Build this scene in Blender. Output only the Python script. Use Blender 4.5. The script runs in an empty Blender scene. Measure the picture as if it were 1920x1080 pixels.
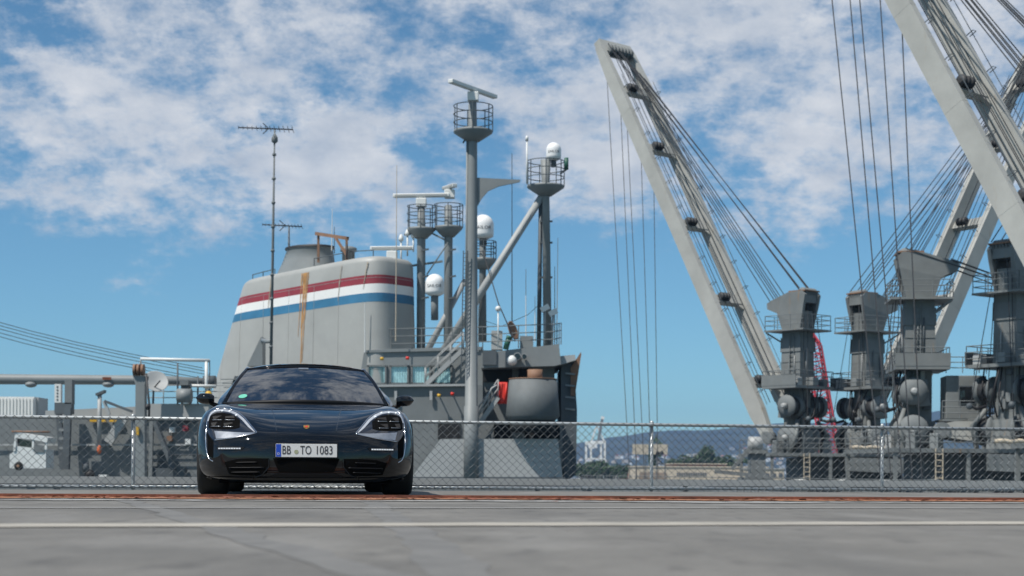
import bpy, bmesh, math, random
from mathutils import Vector, Matrix
from mathutils.bvhtree import BVHTree
random.seed(7)
R = math.radians
scene = bpy.context.scene
COL = scene.collection

# ---------------------------------------------------------------- camera
F_PX, HY, CAMZ, ROLL = 3000.0, 886.0, 0.224, R(0.34)      # focal length in photo pixels, horizon row, eye height, roll
cam = bpy.data.cameras.new('camera')
cam_o = bpy.data.objects.new('camera', cam); COL.objects.link(cam_o)
cam_o.location = (0, 0, CAMZ)
cam_o.rotation_euler = (R(90), -ROLL, 0)
cam.sensor_width = 36.0
cam.lens = 36.0 * F_PX / 1920.0
cam.shift_y = (HY - 540.0) / 1920.0
cam.clip_start, cam.clip_end = 0.1, 30000
cam.dof.use_dof = True
cam.dof.focus_distance = 16.0
cam.dof.aperture_fstop = 3.2
scene.camera = cam_o

# ---------------------------------------------------------------- sun and sky
SUN_TO = Vector((-0.40, -0.36, 0.84)).normalized()
sl = bpy.data.lights.new('sun', 'SUN')
sl.energy = 5.0; sl.angle = R(0.5); sl.color = (1.0, 0.95, 0.88)
so = bpy.data.objects.new('sun', sl); COL.objects.link(so)
so.rotation_euler = (-SUN_TO).to_track_quat('-Z', 'Y').to_euler()
so.location = (-30, -30, 60)

world = bpy.data.worlds.new('World'); scene.world = world
world.use_nodes = True
wn, wl = world.node_tree.nodes, world.node_tree.links
wn.clear()
def N(tree_nodes, t, **kw):
    n = tree_nodes.new(t)
    for k, v in kw.items(): setattr(n, k, v)
    return n
w_out = N(wn, 'ShaderNodeOutputWorld'); w_bg = N(wn, 'ShaderNodeBackground')
w_bg.inputs['Strength'].default_value = 0.1
sky = N(wn, 'ShaderNodeTexSky', sky_type='NISHITA', sun_disc=False)
sky.sun_elevation = math.asin(SUN_TO.z)
sky.sun_rotation = math.atan2(SUN_TO.x, SUN_TO.y)
sky.air_density = 1.0; sky.dust_density = 1.4; sky.ozone_density = 6.0; sky.altitude = 2000
def math_node(nodes, links, op, a, b=None, c=None, clamp=False):
    n = N(nodes, 'ShaderNodeMath', operation=op, use_clamp=clamp)
    for i, v in enumerate((a, b, c)):
        if v is None: continue
        if isinstance(v, (int, float)): n.inputs[i].default_value = v
        else: links.new(v, n.inputs[i])
    return n.outputs[0]
wm = lambda *a, **k: math_node(wn, wl, *a, **k)
tc = N(wn, 'ShaderNodeTexCoord'); sep = N(wn, 'ShaderNodeSeparateXYZ')
wl.new(tc.outputs['Generated'], sep.inputs[0])
zz = wm('MAXIMUM', sep.outputs['Z'], 0.0)
den = wm('ADD', zz, 0.42)
cx_, cy_ = wm('DIVIDE', sep.outputs['X'], den), wm('DIVIDE', sep.outputs['Y'], den)
comb = N(wn, 'ShaderNodeCombineXYZ'); wl.new(cx_, comb.inputs[0]); wl.new(cy_, comb.inputs[1])
comb.inputs[2].default_value = 3.7
def wnoise(scale, detail, rough, dist=0.0, off=(0, 0, 0)):
    mp = N(wn, 'ShaderNodeMapping'); mp.inputs['Location'].default_value = off
    wl.new(comb.outputs[0], mp.inputs[0])
    t = N(wn, 'ShaderNodeTexNoise'); t.inputs['Scale'].default_value = scale
    t.inputs['Detail'].default_value = detail; t.inputs['Roughness'].default_value = rough
    t.inputs['Distortion'].default_value = dist
    wl.new(mp.outputs[0], t.inputs['Vector']); return t.outputs['Fac']
big = wnoise(2.3, 4, 0.5, 0.1, (4.55, 1.2, 0))
fine = wnoise(8.0, 11, 0.66, 0.0, (1.7, 0.4, 0)); puff = wnoise(26.0, 9, 0.68, 0.0, (0.3, 2.4, 0))
d0 = wm('ADD', wm('ADD', wm('MULTIPLY', big, 0.55), wm('MULTIPLY', fine, 0.62)), wm('MULTIPLY', puff, 0.28))
elev = N(wn, 'ShaderNodeMapRange', interpolation_type='SMOOTHSTEP')           # the cloud field thins out toward the horizon
elev.inputs['From Min'].default_value = 0.06; elev.inputs['From Max'].default_value = 0.172
elev.inputs['To Min'].default_value = -0.25; elev.inputs['To Max'].default_value = 0.07
wl.new(zz, elev.inputs['Value'])
d1 = wm('ADD', d0, elev.outputs[0])
cov = N(wn, 'ShaderNodeMapRange', interpolation_type='SMOOTHSTEP')
cov.inputs['From Min'].default_value = 0.735; cov.inputs['From Max'].default_value = 0.915
cov.inputs['To Min'].default_value = 0.0; cov.inputs['To Max'].default_value = 0.93
wl.new(d1, cov.inputs['Value'])
shade = N(wn, 'ShaderNodeMapRange')
shade.inputs['From Min'].default_value = 0.3; shade.inputs['From Max'].default_value = 0.72
wl.new(wnoise(13.0, 9, 0.62, 0.0, (1.75, 0.52, 0.3)), shade.inputs['Value'])
ccol = N(wn, 'ShaderNodeMix', data_type='RGBA')
ccol.inputs['A'].default_value = (4.7, 5.3, 6.2, 1); ccol.inputs['B'].default_value = (7.9, 8.0, 8.2, 1)
wl.new(shade.outputs[0], ccol.inputs['Factor'])
cmix = N(wn, 'ShaderNodeMix', data_type='RGBA')
tint = N(wn, 'ShaderNodeMix', data_type='RGBA', blend_type='MULTIPLY'); tint.inputs['Factor'].default_value = 1
tint.inputs['B'].default_value = (0.86, 1.15, 1.07, 1); wl.new(sky.outputs[0], tint.inputs['A'])
wl.new(cov.outputs[0], cmix.inputs['Factor']); wl.new(tint.outputs['Result'], cmix.inputs['A']); wl.new(ccol.outputs['Result'], cmix.inputs['B'])
wl.new(cmix.outputs['Result'], w_bg.inputs['Color']); wl.new(w_bg.outputs[0], w_out.inputs['Surface'])

scene.view_settings.view_transform = 'Standard'
scene.view_settings.look = 'None'
scene.view_settings.exposure = 0.0
scene.view_settings.gamma = 1.0
scene.cycles.max_bounces = 6
scene.cycles.use_denoising = True

# ---------------------------------------------------------------- helpers
def P(px, py, Y):
    """photo pixel + distance -> world point"""
    dx, dy = px - 960.0, py - HY
    c, s = math.cos(ROLL), math.sin(ROLL)
    dx0, dy0 = dx * c + dy * s, -dx * s + dy * c
    return Vector((dx0 / F_PX * Y, Y, CAMZ - dy0 / F_PX * Y))

class MB:
    """collects simple solids; build() links them as one mesh object"""
    def __init__(self): self.v, self.f, self.smooth = [], [], []
    def add(self, verts, faces, smooth=False):
        n = len(self.v); self.v += [tuple(v) for v in verts]
        self.f += [tuple(i + n for i in f) for f in faces]; self.smooth += [smooth] * len(faces)
        return self
    def box(self, c, s, rz=0.0, m=None):
        hx, hy, hz = s[0] / 2, s[1] / 2, s[2] / 2
        pts = [Vector((x, y, z)) for z in (-hz, hz) for y in (-hy, hy) for x in (-hx, hx)]
        M = m if m is not None else Matrix.Rotation(rz, 3, 'Z')
        c = Vector(c)
        return self.add([M @ p + c for p in pts],
                        [(0, 2, 3, 1), (4, 5, 7, 6), (0, 1, 5, 4), (2, 6, 7, 3), (0, 4, 6, 2), (1, 3, 7, 5)])
    def tube(self, p0, p1, r0, r1=None, n=8, caps=True):
        return self.path([p0, p1], [r0, r0 if r1 is None else r1], n, caps)
    def path(self, pts, r, n=8, caps=True, closed=False):
        pts = [Vector(p) for p in pts]; k = len(pts)
        rr = r if isinstance(r, (list, tuple)) else [r] * k
        verts, prev = [], None
        for i, p in enumerate(pts):
            if closed: d = pts[(i + 1) % k] - pts[i - 1]
            else: d = pts[min(i + 1, k - 1)] - pts[max(i - 1, 0)]
            d = d.normalized() if d.length > 1e-9 else Vector((0, 0, 1))
            if prev is None:
                a = Vector((0, 0, 1)) if abs(d.z) < 0.9 else Vector((1, 0, 0))
                a = d.cross(a).normalized()
            else:
                a = (prev - d * prev.dot(d)); a = a.normalized() if a.length > 1e-6 else d.orthogonal().normalized()
            prev = a; b = d.cross(a)
            for j in range(n):
                t = 2 * math.pi * (j + 0.5) / n
                verts.append(p + (a * math.cos(t) + b * math.sin(t)) * rr[i])
        faces = []
        for i in range(k if closed else k - 1):
            i2 = (i + 1) % k
            for j in range(n):
                j2 = (j + 1) % n
                faces.append((i * n + j, i * n + j2, i2 * n + j2, i2 * n + j))
        if caps and not closed:
            faces += [tuple(range(n - 1, -1, -1)), tuple((k - 1) * n + j for j in range(n))]
        return self.add(verts, faces, n > 5)
    def beam(self, p0, p1, w, h, up=(0, 0, 1), w1=None, h1=None):
        """rectangular bar from p0 to p1, w across, h along 'up'"""
        p0, p1 = Vector(p0), Vector(p1); d = (p1 - p0).normalized()
        u = Vector(up); u = (u - d * u.dot(d)).normalized(); s = d.cross(u)
        w1 = w if w1 is None else w1; h1 = h if h1 is None else h1
        vs = []
        for p, ww, hh in ((p0, w, h), (p1, w1, h1)):
            for a, b in ((-1, -1), (1, -1), (1, 1), (-1, 1)): vs.append(p + s * a * ww / 2 + u * b * hh / 2)
        return self.add(vs, [(3, 2, 1, 0), (4, 5, 6, 7), (0, 1, 5, 4), (1, 2, 6, 5), (2, 3, 7, 6), (3, 0, 4, 7)])
    def lathe(self, prof, c=(0, 0, 0), n=24, axis=None):
        c = Vector(c); M = Vector((0, 0, 1)).rotation_difference(Vector(axis)).to_matrix() if axis is not None else Matrix.Identity(3)
        vs = []
        for r, z in prof:
            for j in range(n):
                t = 2 * math.pi * j / n; vs.append(M @ Vector((r * math.cos(t), r * math.sin(t), z)) + c)
        fs = []
        for i in range(len(prof) - 1):
            for j in range(n): fs.append((i * n + j, i * n + (j + 1) % n, (i + 1) * n + (j + 1) % n, (i + 1) * n + j))
        self.add(vs, fs, True)
        k = len(prof) - 1
        base = len(self.v) - len(vs)
        if prof[0][0] > 1e-4: self.f.append(tuple(base + j for j in range(n - 1, -1, -1))); self.smooth.append(False)
        if prof[k][0] > 1e-4: self.f.append(tuple(base + k * n + j for j in range(n))); self.smooth.append(False)
        return self
    def prism(self, poly, vec):
        """closed polygon (list of 3D points) extruded along vec"""
        n = len(poly); vec = Vector(vec); a = [Vector(p) for p in poly]
        nrm = Vector((0, 0, 0))
        for i in range(n): nrm += a[i].cross(a[(i + 1) % n])
        if nrm.dot(vec) > 0: a.reverse()
        b = [p + vec for p in a]
        return self.add(a + b, [tuple(range(n)), tuple(range(2 * n - 1, n - 1, -1))] +
                        [(i, n + i, n + (i + 1) % n, (i + 1) % n) for i in range(n)])
    def ball(self, c, r, n=12, sz=1.0):
        m = max(4, n // 2)
        return self.lathe([(max(1e-5, r * math.sin(math.pi * i / m)), -r * sz * math.cos(math.pi * i / m)) for i in range(m + 1)], c, n)
    def mesh(self, name):
        me = bpy.data.meshes.new(name); me.from_pydata(self.v, [], self.f)
        me.polygons.foreach_set('use_smooth', self.smooth); me.update(); return me
    def build(self, name, mat, parent=None, bevel=0.0):
        o = bpy.data.objects.new(name, self.mesh(name)); COL.objects.link(o)
        o.data.materials.append(mat)
        if parent is not None: o.parent = parent
        if bevel:
            md = o.modifiers.new('bevel', 'BEVEL'); md.width = bevel; md.segments = 2; md.limit_method = 'ANGLE'
        return o

def empty(name, loc=(0, 0, 0), rz=0.0):
    o = bpy.data.objects.new(name, None); COL.objects.link(o); o.location = loc; o.rotation_euler = (0, 0, rz); return o
def tag(o, label=None, cat=None, group=None, kind=None):
    for k, v in (('label', label), ('category', cat), ('group', group), ('kind', kind)):
        if v: o[k] = v
    return o
def thing(name, label, cat, loc=(0, 0, 0), rz=0.0, group=None):
    return tag(empty(name, loc, rz), label, cat, group)

def text_mesh(s, size, extrude=0.0):
    cu = bpy.data.curves.new('txt', 'FONT'); cu.body = s; cu.size = size; cu.extrude = extrude
    cu.align_x = 'CENTER'; cu.align_y = 'CENTER'; cu.resolution_u = 3
    o = bpy.data.objects.new('txt', cu); COL.objects.link(o); bpy.context.view_layer.update()
    me = bpy.data.meshes.new_from_object(o.evaluated_get(bpy.context.evaluated_depsgraph_get()))
    bpy.data.objects.remove(o); bpy.data.curves.remove(cu); return me
# ---------------------------------------------------------------- materials
M = {}
def mat(name, col, rough=0.6, metal=0.0, var=0.12, scale=0.6, rust=0.0, rust_col=(0.22, 0.085, 0.03), bump=0.0, coat=0.0,
        streak=True, ior=None, emit=0.0, fine=0.0):
    m = bpy.data.materials.new(name); m.use_nodes = True
    n, l = m.node_tree.nodes, m.node_tree.links
    b = n['Principled BSDF']
    b.inputs['Roughness'].default_value = rough; b.inputs['Metallic'].default_value = metal
    if coat: b.inputs['Coat Weight'].default_value = coat; b.inputs['Coat Roughness'].default_value = 0.02
    if ior: b.inputs['IOR'].default_value = ior
    if emit: b.inputs['Emission Color'].default_value = (*col, 1); b.inputs['Emission Strength'].default_value = emit
    M[name] = m
    if var == 0 and rust == 0 and bump == 0:
        b.inputs['Base Color'].default_value = (*col, 1); return m
    t = N(n, 'ShaderNodeTexCoord')
    def noise(sc, det, ro, stretch=None):
        src = t.outputs['Object']
        if stretch:
            mp = N(n, 'ShaderNodeMapping'); mp.inputs['Scale'].default_value = stretch; l.new(src, mp.inputs[0]); src = mp.outputs[0]
        q = N(n, 'ShaderNodeTexNoise'); q.inputs['Scale'].default_value = sc; q.inputs['Detail'].default_value = det
        q.inputs['Roughness'].default_value = ro; l.new(src, q.inputs['Vector']); return q.outputs['Fac']
    def mix(fac, a, bcol):
        q = N(n, 'ShaderNodeMix', data_type='RGBA'); l.new(fac, q.inputs['Factor'])
        for s, v in (('A', a), ('B', bcol)):
            if isinstance(v, tuple): q.inputs[s].default_value = (*v, 1)
            else: l.new(v, q.inputs[s])
        return q.outputs['Result']
    dark = tuple(c * (1 - var) for c in col); lite = tuple(min(1, c * (1 + var)) for c in col)
    rm = N(n, 'ShaderNodeMapRange'); rm.inputs['From Min'].default_value = 0.3; rm.inputs['From Max'].default_value = 0.7
    l.new(noise(scale, 6, 0.65), rm.inputs['Value'])
    c = mix(rm.outputs[0], dark, lite)
    if fine:
        r3 = N(n, 'ShaderNodeMapRange'); r3.inputs['From Min'].default_value = 0.35; r3.inputs['From Max'].default_value = 0.75
        r3.inputs['To Max'].default_value = fine
        l.new(noise(scale * 14, 4, 0.7), r3.inputs['Value'])
        c = mix(r3.outputs[0], c, tuple(x * 0.45 for x in col))
    if rust:
        r2 = N(n, 'ShaderNodeMapRange', interpolation_type='SMOOTHSTEP')
        r2.inputs['From Min'].default_value = 0.70 - rust * 0.25; r2.inputs['From Max'].default_value = 0.84 - rust * 0.2
        l.new(noise(1.3 if streak else scale * 2.5, 8, 0.7, (1.6, 1.6, 0.22) if streak else None), r2.inputs['Value'])
        c = mix(r2.outputs[0], c, rust_col)
    l.new(c, b.inputs['Base Color'])
    if bump:
        bp = N(n, 'ShaderNodeBump'); bp.inputs['Strength'].default_value = bump; bp.inputs['Distance'].default_value = 0.02
        l.new(noise(scale * 12, 6, 0.7), bp.inputs['Height']); l.new(bp.outputs[0], b.inputs['Normal'])
    return m
mat('grey', (0.205, 0.222, 0.224), 0.55, var=0.10, rust=0.12, fine=0.12)
mat('grey_light', (0.36, 0.37, 0.365), 0.55, var=0.08, rust=0.10, fine=0.08)
mat('grey_funnel', (0.33, 0.335, 0.32), 0.5, var=0.10, scale=0.35, rust=0.22, rust_col=(0.33, 0.22, 0.12))
mat('grey_mid', (0.165, 0.18, 0.183), 0.75, var=0.12, rust=0.10, fine=0.15)
mat('grey_dark', (0.085, 0.10, 0.11), 0.6, var=0.18, rust=0.08)
mat('tub_grey', (0.12, 0.132, 0.135), 0.7, var=0.2, rust=0.15)
mat('crane_grey', (0.170, 0.182, 0.180), 0.6, var=0.2, scale=0.5, rust=0.45, rust_col=(0.26, 0.17, 0.10), fine=0.08)
mat('jib_grey', (0.36, 0.36, 0.335), 0.55, var=0.15, scale=0.35, rust=0.42, rust_col=(0.30, 0.21, 0.12))
mat('galv', (0.42, 0.44, 0.44), 0.45, metal=0.5, var=0.15, scale=3, rust=0.08)
mat('wire', (0.13, 0.14, 0.145), 0.5, metal=0.3, var=0.2, scale=8)
mat('cable', (0.035, 0.037, 0.04), 0.6, var=0.2)
mat('black', (0.02, 0.02, 0.022), 0.6, var=0.2)
mat('dull_black', (0.012, 0.014, 0.016), 0.9, var=0.1)  # near black, gives the ship's openings their shade by colour
mat('white', (0.68, 0.69, 0.67), 0.45, var=0.08, rust=0.16)
mat('radome', (0.80, 0.80, 0.79), 0.35, var=0.02)
mat('ink', (0.03, 0.03, 0.035), 0.5, var=0.0)
mat('red_band', (0.27, 0.035, 0.05), 0.5, var=0.2, rust=0.2)
mat('white_band', (0.74, 0.74, 0.72), 0.5, var=0.05, rust=0.10, rust_col=(0.5, 0.4, 0.28))
mat('blue_band', (0.04, 0.17, 0.30), 0.5, var=0.2, rust=0.15)
mat('rust_streak', (0.40, 0.215, 0.08), 0.7, var=0.35, scale=2.5, rust=0.55, rust_col=(0.34, 0.30, 0.24))
mat('rust_stain', (0.35, 0.29, 0.21), 0.7, var=0.12, scale=1.5, rust=0.8, rust_col=(0.34, 0.325, 0.295))
mat('red', (0.62, 0.035, 0.02), 0.5, var=0.15, scale=3)
mat('lattice_red', (0.50, 0.05, 0.07), 0.5, var=0.12)
mat('yellow', (0.62, 0.36, 0.03), 0.5, var=0.15)
mat('green', (0.02, 0.10, 0.07), 0.5, var=0.15)
mat('orange', (0.55, 0.12, 0.04), 0.6, var=0.25, scale=6)
mat('rust', (0.20, 0.065, 0.035), 0.85, var=0.45, scale=5, bump=0.4, fine=0.6)
mat('rust_orange', (0.36, 0.16, 0.08), 0.85, var=0.6, scale=6, bump=0.4, fine=0.7)
mat('brown', (0.23, 0.13, 0.08), 0.7, var=0.25)
mat('beige', (0.50, 0.43, 0.33), 0.8, var=0.10, scale=0.05)
mat('beige_dark', (0.26, 0.20, 0.15), 0.8, var=0.15, scale=0.05)
mat('tile', (0.38, 0.17, 0.10), 0.8, var=0.15, scale=0.05)
mat('bark', (0.09, 0.065, 0.045), 0.9, var=0.2)
mat('leaf', (0.05, 0.085, 0.035), 0.7, var=0.35, scale=0.3)
mat('curtain', (0.74, 0.80, 0.80), 0.8, var=0.25, scale=2.5)
mat('glass_dark', (0.012, 0.014, 0.016), 0.03, var=0, ior=1.6)
# a thin window pane: mostly clear with a reflection
g = bpy.data.materials.new('pane'); g.use_nodes = True; M['pane'] = g
gn, gl = g.node_tree.nodes, g.node_tree.links; gn.clear()
go_, gt, gg, gm = N(gn, 'ShaderNodeOutputMaterial'), N(gn, 'ShaderNodeBsdfTransparent'), N(gn, 'ShaderNodeBsdfGlossy'), N(gn, 'ShaderNodeMixShader')
lw_ = N(gn, 'ShaderNodeLayerWeight'); gmath = lambda *a: math_node(gn, gl, *a)
gfac = gmath('ADD', gmath('MULTIPLY', gmath('POWER', lw_.outputs['Facing'], 4.0), 0.6), 0.05)
gt.inputs['Color'].default_value = (0.86, 0.95, 0.96, 1); gg.inputs['Roughness'].default_value = 0.03
gl.new(gfac, gm.inputs[0]); gl.new(gt.outputs[0], gm.inputs[1]); gl.new(gg.outputs[0], gm.inputs[2]); gl.new(gm.outputs[0], go_.inputs[0])
# car
mat('car_paint', (0.004, 0.005, 0.007), 0.035, var=0, ior=1.5)
mat('car_glass', (0.006, 0.006, 0.008), 0.015, var=0, ior=3.0)
mat('car_trim', (0.008, 0.008, 0.009), 0.45, var=0, ior=1.3)
mat('car_matte', (0.004, 0.004, 0.004), 0.8, var=0, ior=1.12)
mat('tyre', (0.014, 0.014, 0.014), 0.85, var=0.2, scale=6)
mat('chrome', (0.62, 0.64, 0.67), 0.18, metal=1.0, var=0)
mat('silver', (0.42, 0.44, 0.47), 0.30, metal=0.8, var=0.2, scale=20)
mat('lamp_white', (0.85, 0.88, 0.92), 0.3, var=0)
mat('lamp_silver', (0.58, 0.60, 0.63), 0.28, metal=0.45, var=0.12, scale=25)
mat('lens', (0.012, 0.014, 0.020), 0.04, var=0, ior=1.8)
mat('plate_white', (0.62, 0.63, 0.62), 0.4, var=0.03)
mat('plate_blue', (0.01, 0.06, 0.42), 0.4, var=0.0)
mat('gold', (0.55, 0.33, 0.10), 0.3, metal=0.6, var=0.2, scale=60)
mat('seal', (0.32, 0.34, 0.22), 0.5, var=0.2, scale=60)
mat('sticker_green', (0.12, 0.45, 0.33), 0.5, var=0.1, scale=40)
# ================================================================ the setting
# flight deck: edge runs slightly away to the right (parallel to the fence)
def edge_y(x): return 19.28 + 0.215 * x          # deck edge as a function of world X
dk = MB()
xs = [-60, -30, -15, -8, -4, 0, 4, 8, 15, 30, 60]
ys = [-25, -5, 0, 2, 4, 6, 8, 10, 12, 14, 16]
vs = []
for x in xs:
    for y in ys: vs.append((x, y, 0))
    vs.append((x, edge_y(x) - 0.35, 0)); vs.append((x, edge_y(x) - 0.05, 0)); vs.append((x, edge_y(x), -0.06)); vs.append((x, edge_y(x), -6))
k = len(ys) + 4
dk.add(vs, [(i * k + j, (i + 1) * k + j, (i + 1) * k + j + 1, i * k + j + 1) for i in range(len(xs) - 1) for j in range(k - 1)])
m = mat('deck', (0.168, 0.161, 0.146), 0.8, var=0.22, scale=0.8, rust=0.0, bump=0.6, fine=0.45)
# broad dark stains and pale scuffs that belong to the deck paint
n, l = m.node_tree.nodes, m.node_tree.links
b = n['Principled BSDF']; src = b.inputs['Base Color'].links[0].from_socket
t = N(n, 'ShaderNodeTexCoord'); mp = N(n, 'ShaderNodeMapping'); mp.inputs['Scale'].default_value = (0.9, 0.28, 1)
mp.inputs['Rotation'].default_value = (0, 0, 0.5); l.new(t.outputs['Object'], mp.inputs[0])
for sc, lo, hi, colr, amt in ((1.1, 0.50, 0.80, (0.07, 0.07, 0.068), 0.75), (1.9, 0.52, 0.80, (0.27, 0.265, 0.25), 0.6), (7.5, 0.56, 0.74, (0.065, 0.062, 0.058), 0.6)):
    q = N(n, 'ShaderNodeTexNoise'); q.inputs['Scale'].default_value = sc; q.inputs['Detail'].default_value = 5
    l.new(mp.outputs[0], q.inputs['Vector'])
    r_ = N(n, 'ShaderNodeMapRange'); r_.inputs['From Min'].default_value = lo; r_.inputs['From Max'].default_value = hi; r_.inputs['To Max'].default_value = amt
    l.new(q.outputs['Fac'], r_.inputs['Value'])
    x_ = N(n, 'ShaderNodeMix', data_type='RGBA'); l.new(r_.outputs[0], x_.inputs['Factor']); l.new(src, x_.inputs['A']); x_.inputs['B'].default_value = (*colr, 1)
    src = x_.outputs['Result']
l.new(src, b.inputs['Base Color'])
tag(dk.build('flight_deck', M['deck']), kind='structure')

# worn paint lines on the deck, ragged strips 4 mm above it
mat('line_paint', (0.36, 0.335, 0.285), 0.7, var=0.3, scale=1.5, rust=0.6, rust_col=(0.24, 0.23, 0.215), streak=False)
mat('line_faint', (0.27, 0.265, 0.25), 0.7, var=0.2, scale=1.5, rust=0.6, rust_col=(0.22, 0.225, 0.225), streak=False)
def ragged(name, yfun, width, matl, z, jit, x0=-14, x1=16, step=0.16, th=0.0, kind='structure'):
    mb = MB(); a, b_ = [], []
    x = x0; rnd = random.Random(name)
    wob = 0
    while x <= x1:
        wob = wob * 0.8 + rnd.uniform(-1, 1) * jit
        a.append((x, yfun(x) - width / 2 + wob + rnd.uniform(-1, 1) * jit * 0.6, z)); b_.append((x, yfun(x) + width / 2 + wob * 0.5 + rnd.uniform(-1, 1) * jit * 0.6, z)); x += step
    nn = len(a)
    mb.add(a + b_, [(i, i + 1, nn + i + 1, nn + i) for i in range(nn - 1)])
    if th:
        lo = [(p[0], p[1], 0.001) for p in a]; mb.add(a + lo, [(i + 1, i, nn + i, nn + i + 1) for i in range(nn - 1)])
        lo2 = [(p[0], p[1], 0.001) for p in b_]; mb.add(b_ + lo2, [(i, i + 1, nn + i + 1, nn + i) for i in range(nn - 1)])
    return tag(mb.build(name, matl), kind=kind)
ragged('deck_line', lambda x: 6.85 + 0.26 * x, 0.42, M['line_paint'], 0.004, 0.012)
ragged('deck_line', lambda x: 10.0 + 0.25 * x, 0.2, M['line_faint'], 0.004, 0.012)
# plate seams running away from the camera, and tyre marks
mat('seam', (0.045, 0.043, 0.04), 0.85, var=0.4, scale=2)
mat('tyre_mark', (0.145, 0.142, 0.134), 0.8, var=0.2, scale=3, rust=0.8, rust_col=(0.18, 0.176, 0.165), streak=False)
def strip_y(name, x_near, x_far, w_, matl, z, y0=0.8, y1=12.2, jit=0.006):
    mb = MB(); rd = random.Random(name + str(x_near)); pts_a, pts_b = [], []
    for i in range(41):
        t_ = i / 40; y = y0 + (y1 - y0) * t_; x = x_near + (x_far - x_near) * t_ + rd.uniform(-jit, jit)
        pts_a.append((x - w_ / 2 + rd.uniform(-jit, jit), y, z)); pts_b.append((x + w_ / 2 + rd.uniform(-jit, jit), y, z))
    mb.add(pts_a + pts_b, [(i, 41 + i, 41 + i + 1, i + 1) for i in range(40)])
    return tag(mb.build(name, matl), kind='structure')
for xs_, xf_ in ((-7.6, -9.9), (7.4, 9.2)): strip_y('deck_seam', xs_, xf_, 0.012, M['seam'], 0.0035)
for k_, (xs_, xf_) in enumerate(((0.20, -1.05), (0.5, -2.9))): strip_y('tyre_mark', xs_, xf_, 0.15, M['tyre_mark'], 0.0012 + .0007 * k_, 0.8, 12.0, 0.02)
# rusted expansion joint: flaking bare band with a raised steel lip at its far side
jy = lambda x: 13.15 + 0.13 * x
ragged('joint_band', lambda x: jy(x) - 0.62, 0.95, M['line_faint'], 0.005, 0.10, step=0.09)
ragged('joint_rust', lambda x: jy(x) - 0.30, 0.62, M['rust_orange'], 0.011, 0.09, step=0.07)
ragged('joint_lip', lambda x: jy(x) + 0.06, 0.07, M['rust'], 0.034, 0.008, step=0.12, th=1)
ragged('joint_lip', lambda x: jy(x) + 0.30, 0.05, M['rust_orange'], 0.020, 0.006, step=0.12, th=1)
fl = MB(); rnd = random.Random(5)
for i in range(420):                                   # flakes of rust and paint lying along the joint
    x = rnd.uniform(-6, 7); y = jy(x) - 0.25 - abs(rnd.gauss(0, 0.35)); s = rnd.uniform(0.012, 0.05)
    a0 = rnd.uniform(0, 6.28); z = 0.014
    fl.add([(x + s * math.cos(a0 + q) * rnd.uniform(.6, 1.6), y + s * math.sin(a0 + q), z + rnd.uniform(0, 0.014)) for q in (0, 1.3, 2.6, 4.2)], [(0, 1, 2, 3)])
tag(fl.build('rust_flakes', M['rust']), 'loose flakes of rust and paint along the deck joint', 'rust flakes', kind='stuff')

# water of the bay, far shore and hills
wat = MB(); wat.add([(-3400, 20, -17), (4000, 20, -17), (4000, 7100, -17), (-3400, 7100, -17)], [(0, 1, 2, 3)])
mw = mat('water', (0.02, 0.045, 0.06), 0.12, var=0.2, scale=0.02, bump=0.3)
tag(wat.build('water', mw), kind='structure')
sh = MB()
rnd = random.Random(3)
sx = [-1500 + 150 * i for i in range(28)]
sh.add([(x, 620 + rnd.uniform(-6, 6), -17.5) for x in sx] + [(x, 625 + rnd.uniform(-6, 6), -14.6) for x in sx] + [(x, 6600, -10) for x in sx],
       [(r_ * 28 + i, r_ * 28 + i + 1, (r_ + 1) * 28 + i + 1, (r_ + 1) * 28 + i) for r_ in range(2) for i in range(27)])
tag(sh.build('far_shore', mat('shore_ground', (0.16, 0.15, 0.12), 0.9, var=0.3, scale=0.01)), kind='structure')
hl = MB(); nx, ny = 120, 14
from mathutils import noise as mnoise
def ridge(x):                       # crest height (m) along the range
    px = 960 + x / 6000 * 3000
    pts = [(-400, 60), (300, 75), (900, 95), (1090, 110), (1250, 150), (1400, 172), (1600, 185), (1750, 215), (1860, 245), (2000, 260), (2600, 240), (3400, 200)]
    for (a, ha), (b_, hb) in zip(pts, pts[1:]):
        if a <= px <= b_: return ha + (hb - ha) * (px - a) / (b_ - a)
    return 80
vs = []
for i in range(nx):
    x = -3000 + 6600 * i / (nx - 1)
    for j in range(ny):
        y = 4300 + 2600 * j / (ny - 1); tt = min(1, j / 9.0)
        h = ridge(x) * 1.12 * math.sin(tt * math.pi / 2) ** 1.2 * (1 - 0.25 * max(0, j - 10) / 4)
        h += mnoise.fractal(Vector((x / 420, y / 500, 1.3)), 1.0, 2.0, 5) * 26 * tt
        vs.append((x, y, -14 + h))
hl.add(vs, [(i * ny + j, (i + 1) * ny + j, (i + 1) * ny + j + 1, i * ny + j + 1) for i in range(nx - 1) for j in range(ny - 1)], True)
tag(hl.build('hills', mat('hill_forest', (0.028, 0.04, 0.026), 0.95, var=0.55, scale=0.012, fine=0.4)), kind='structure')
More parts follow.
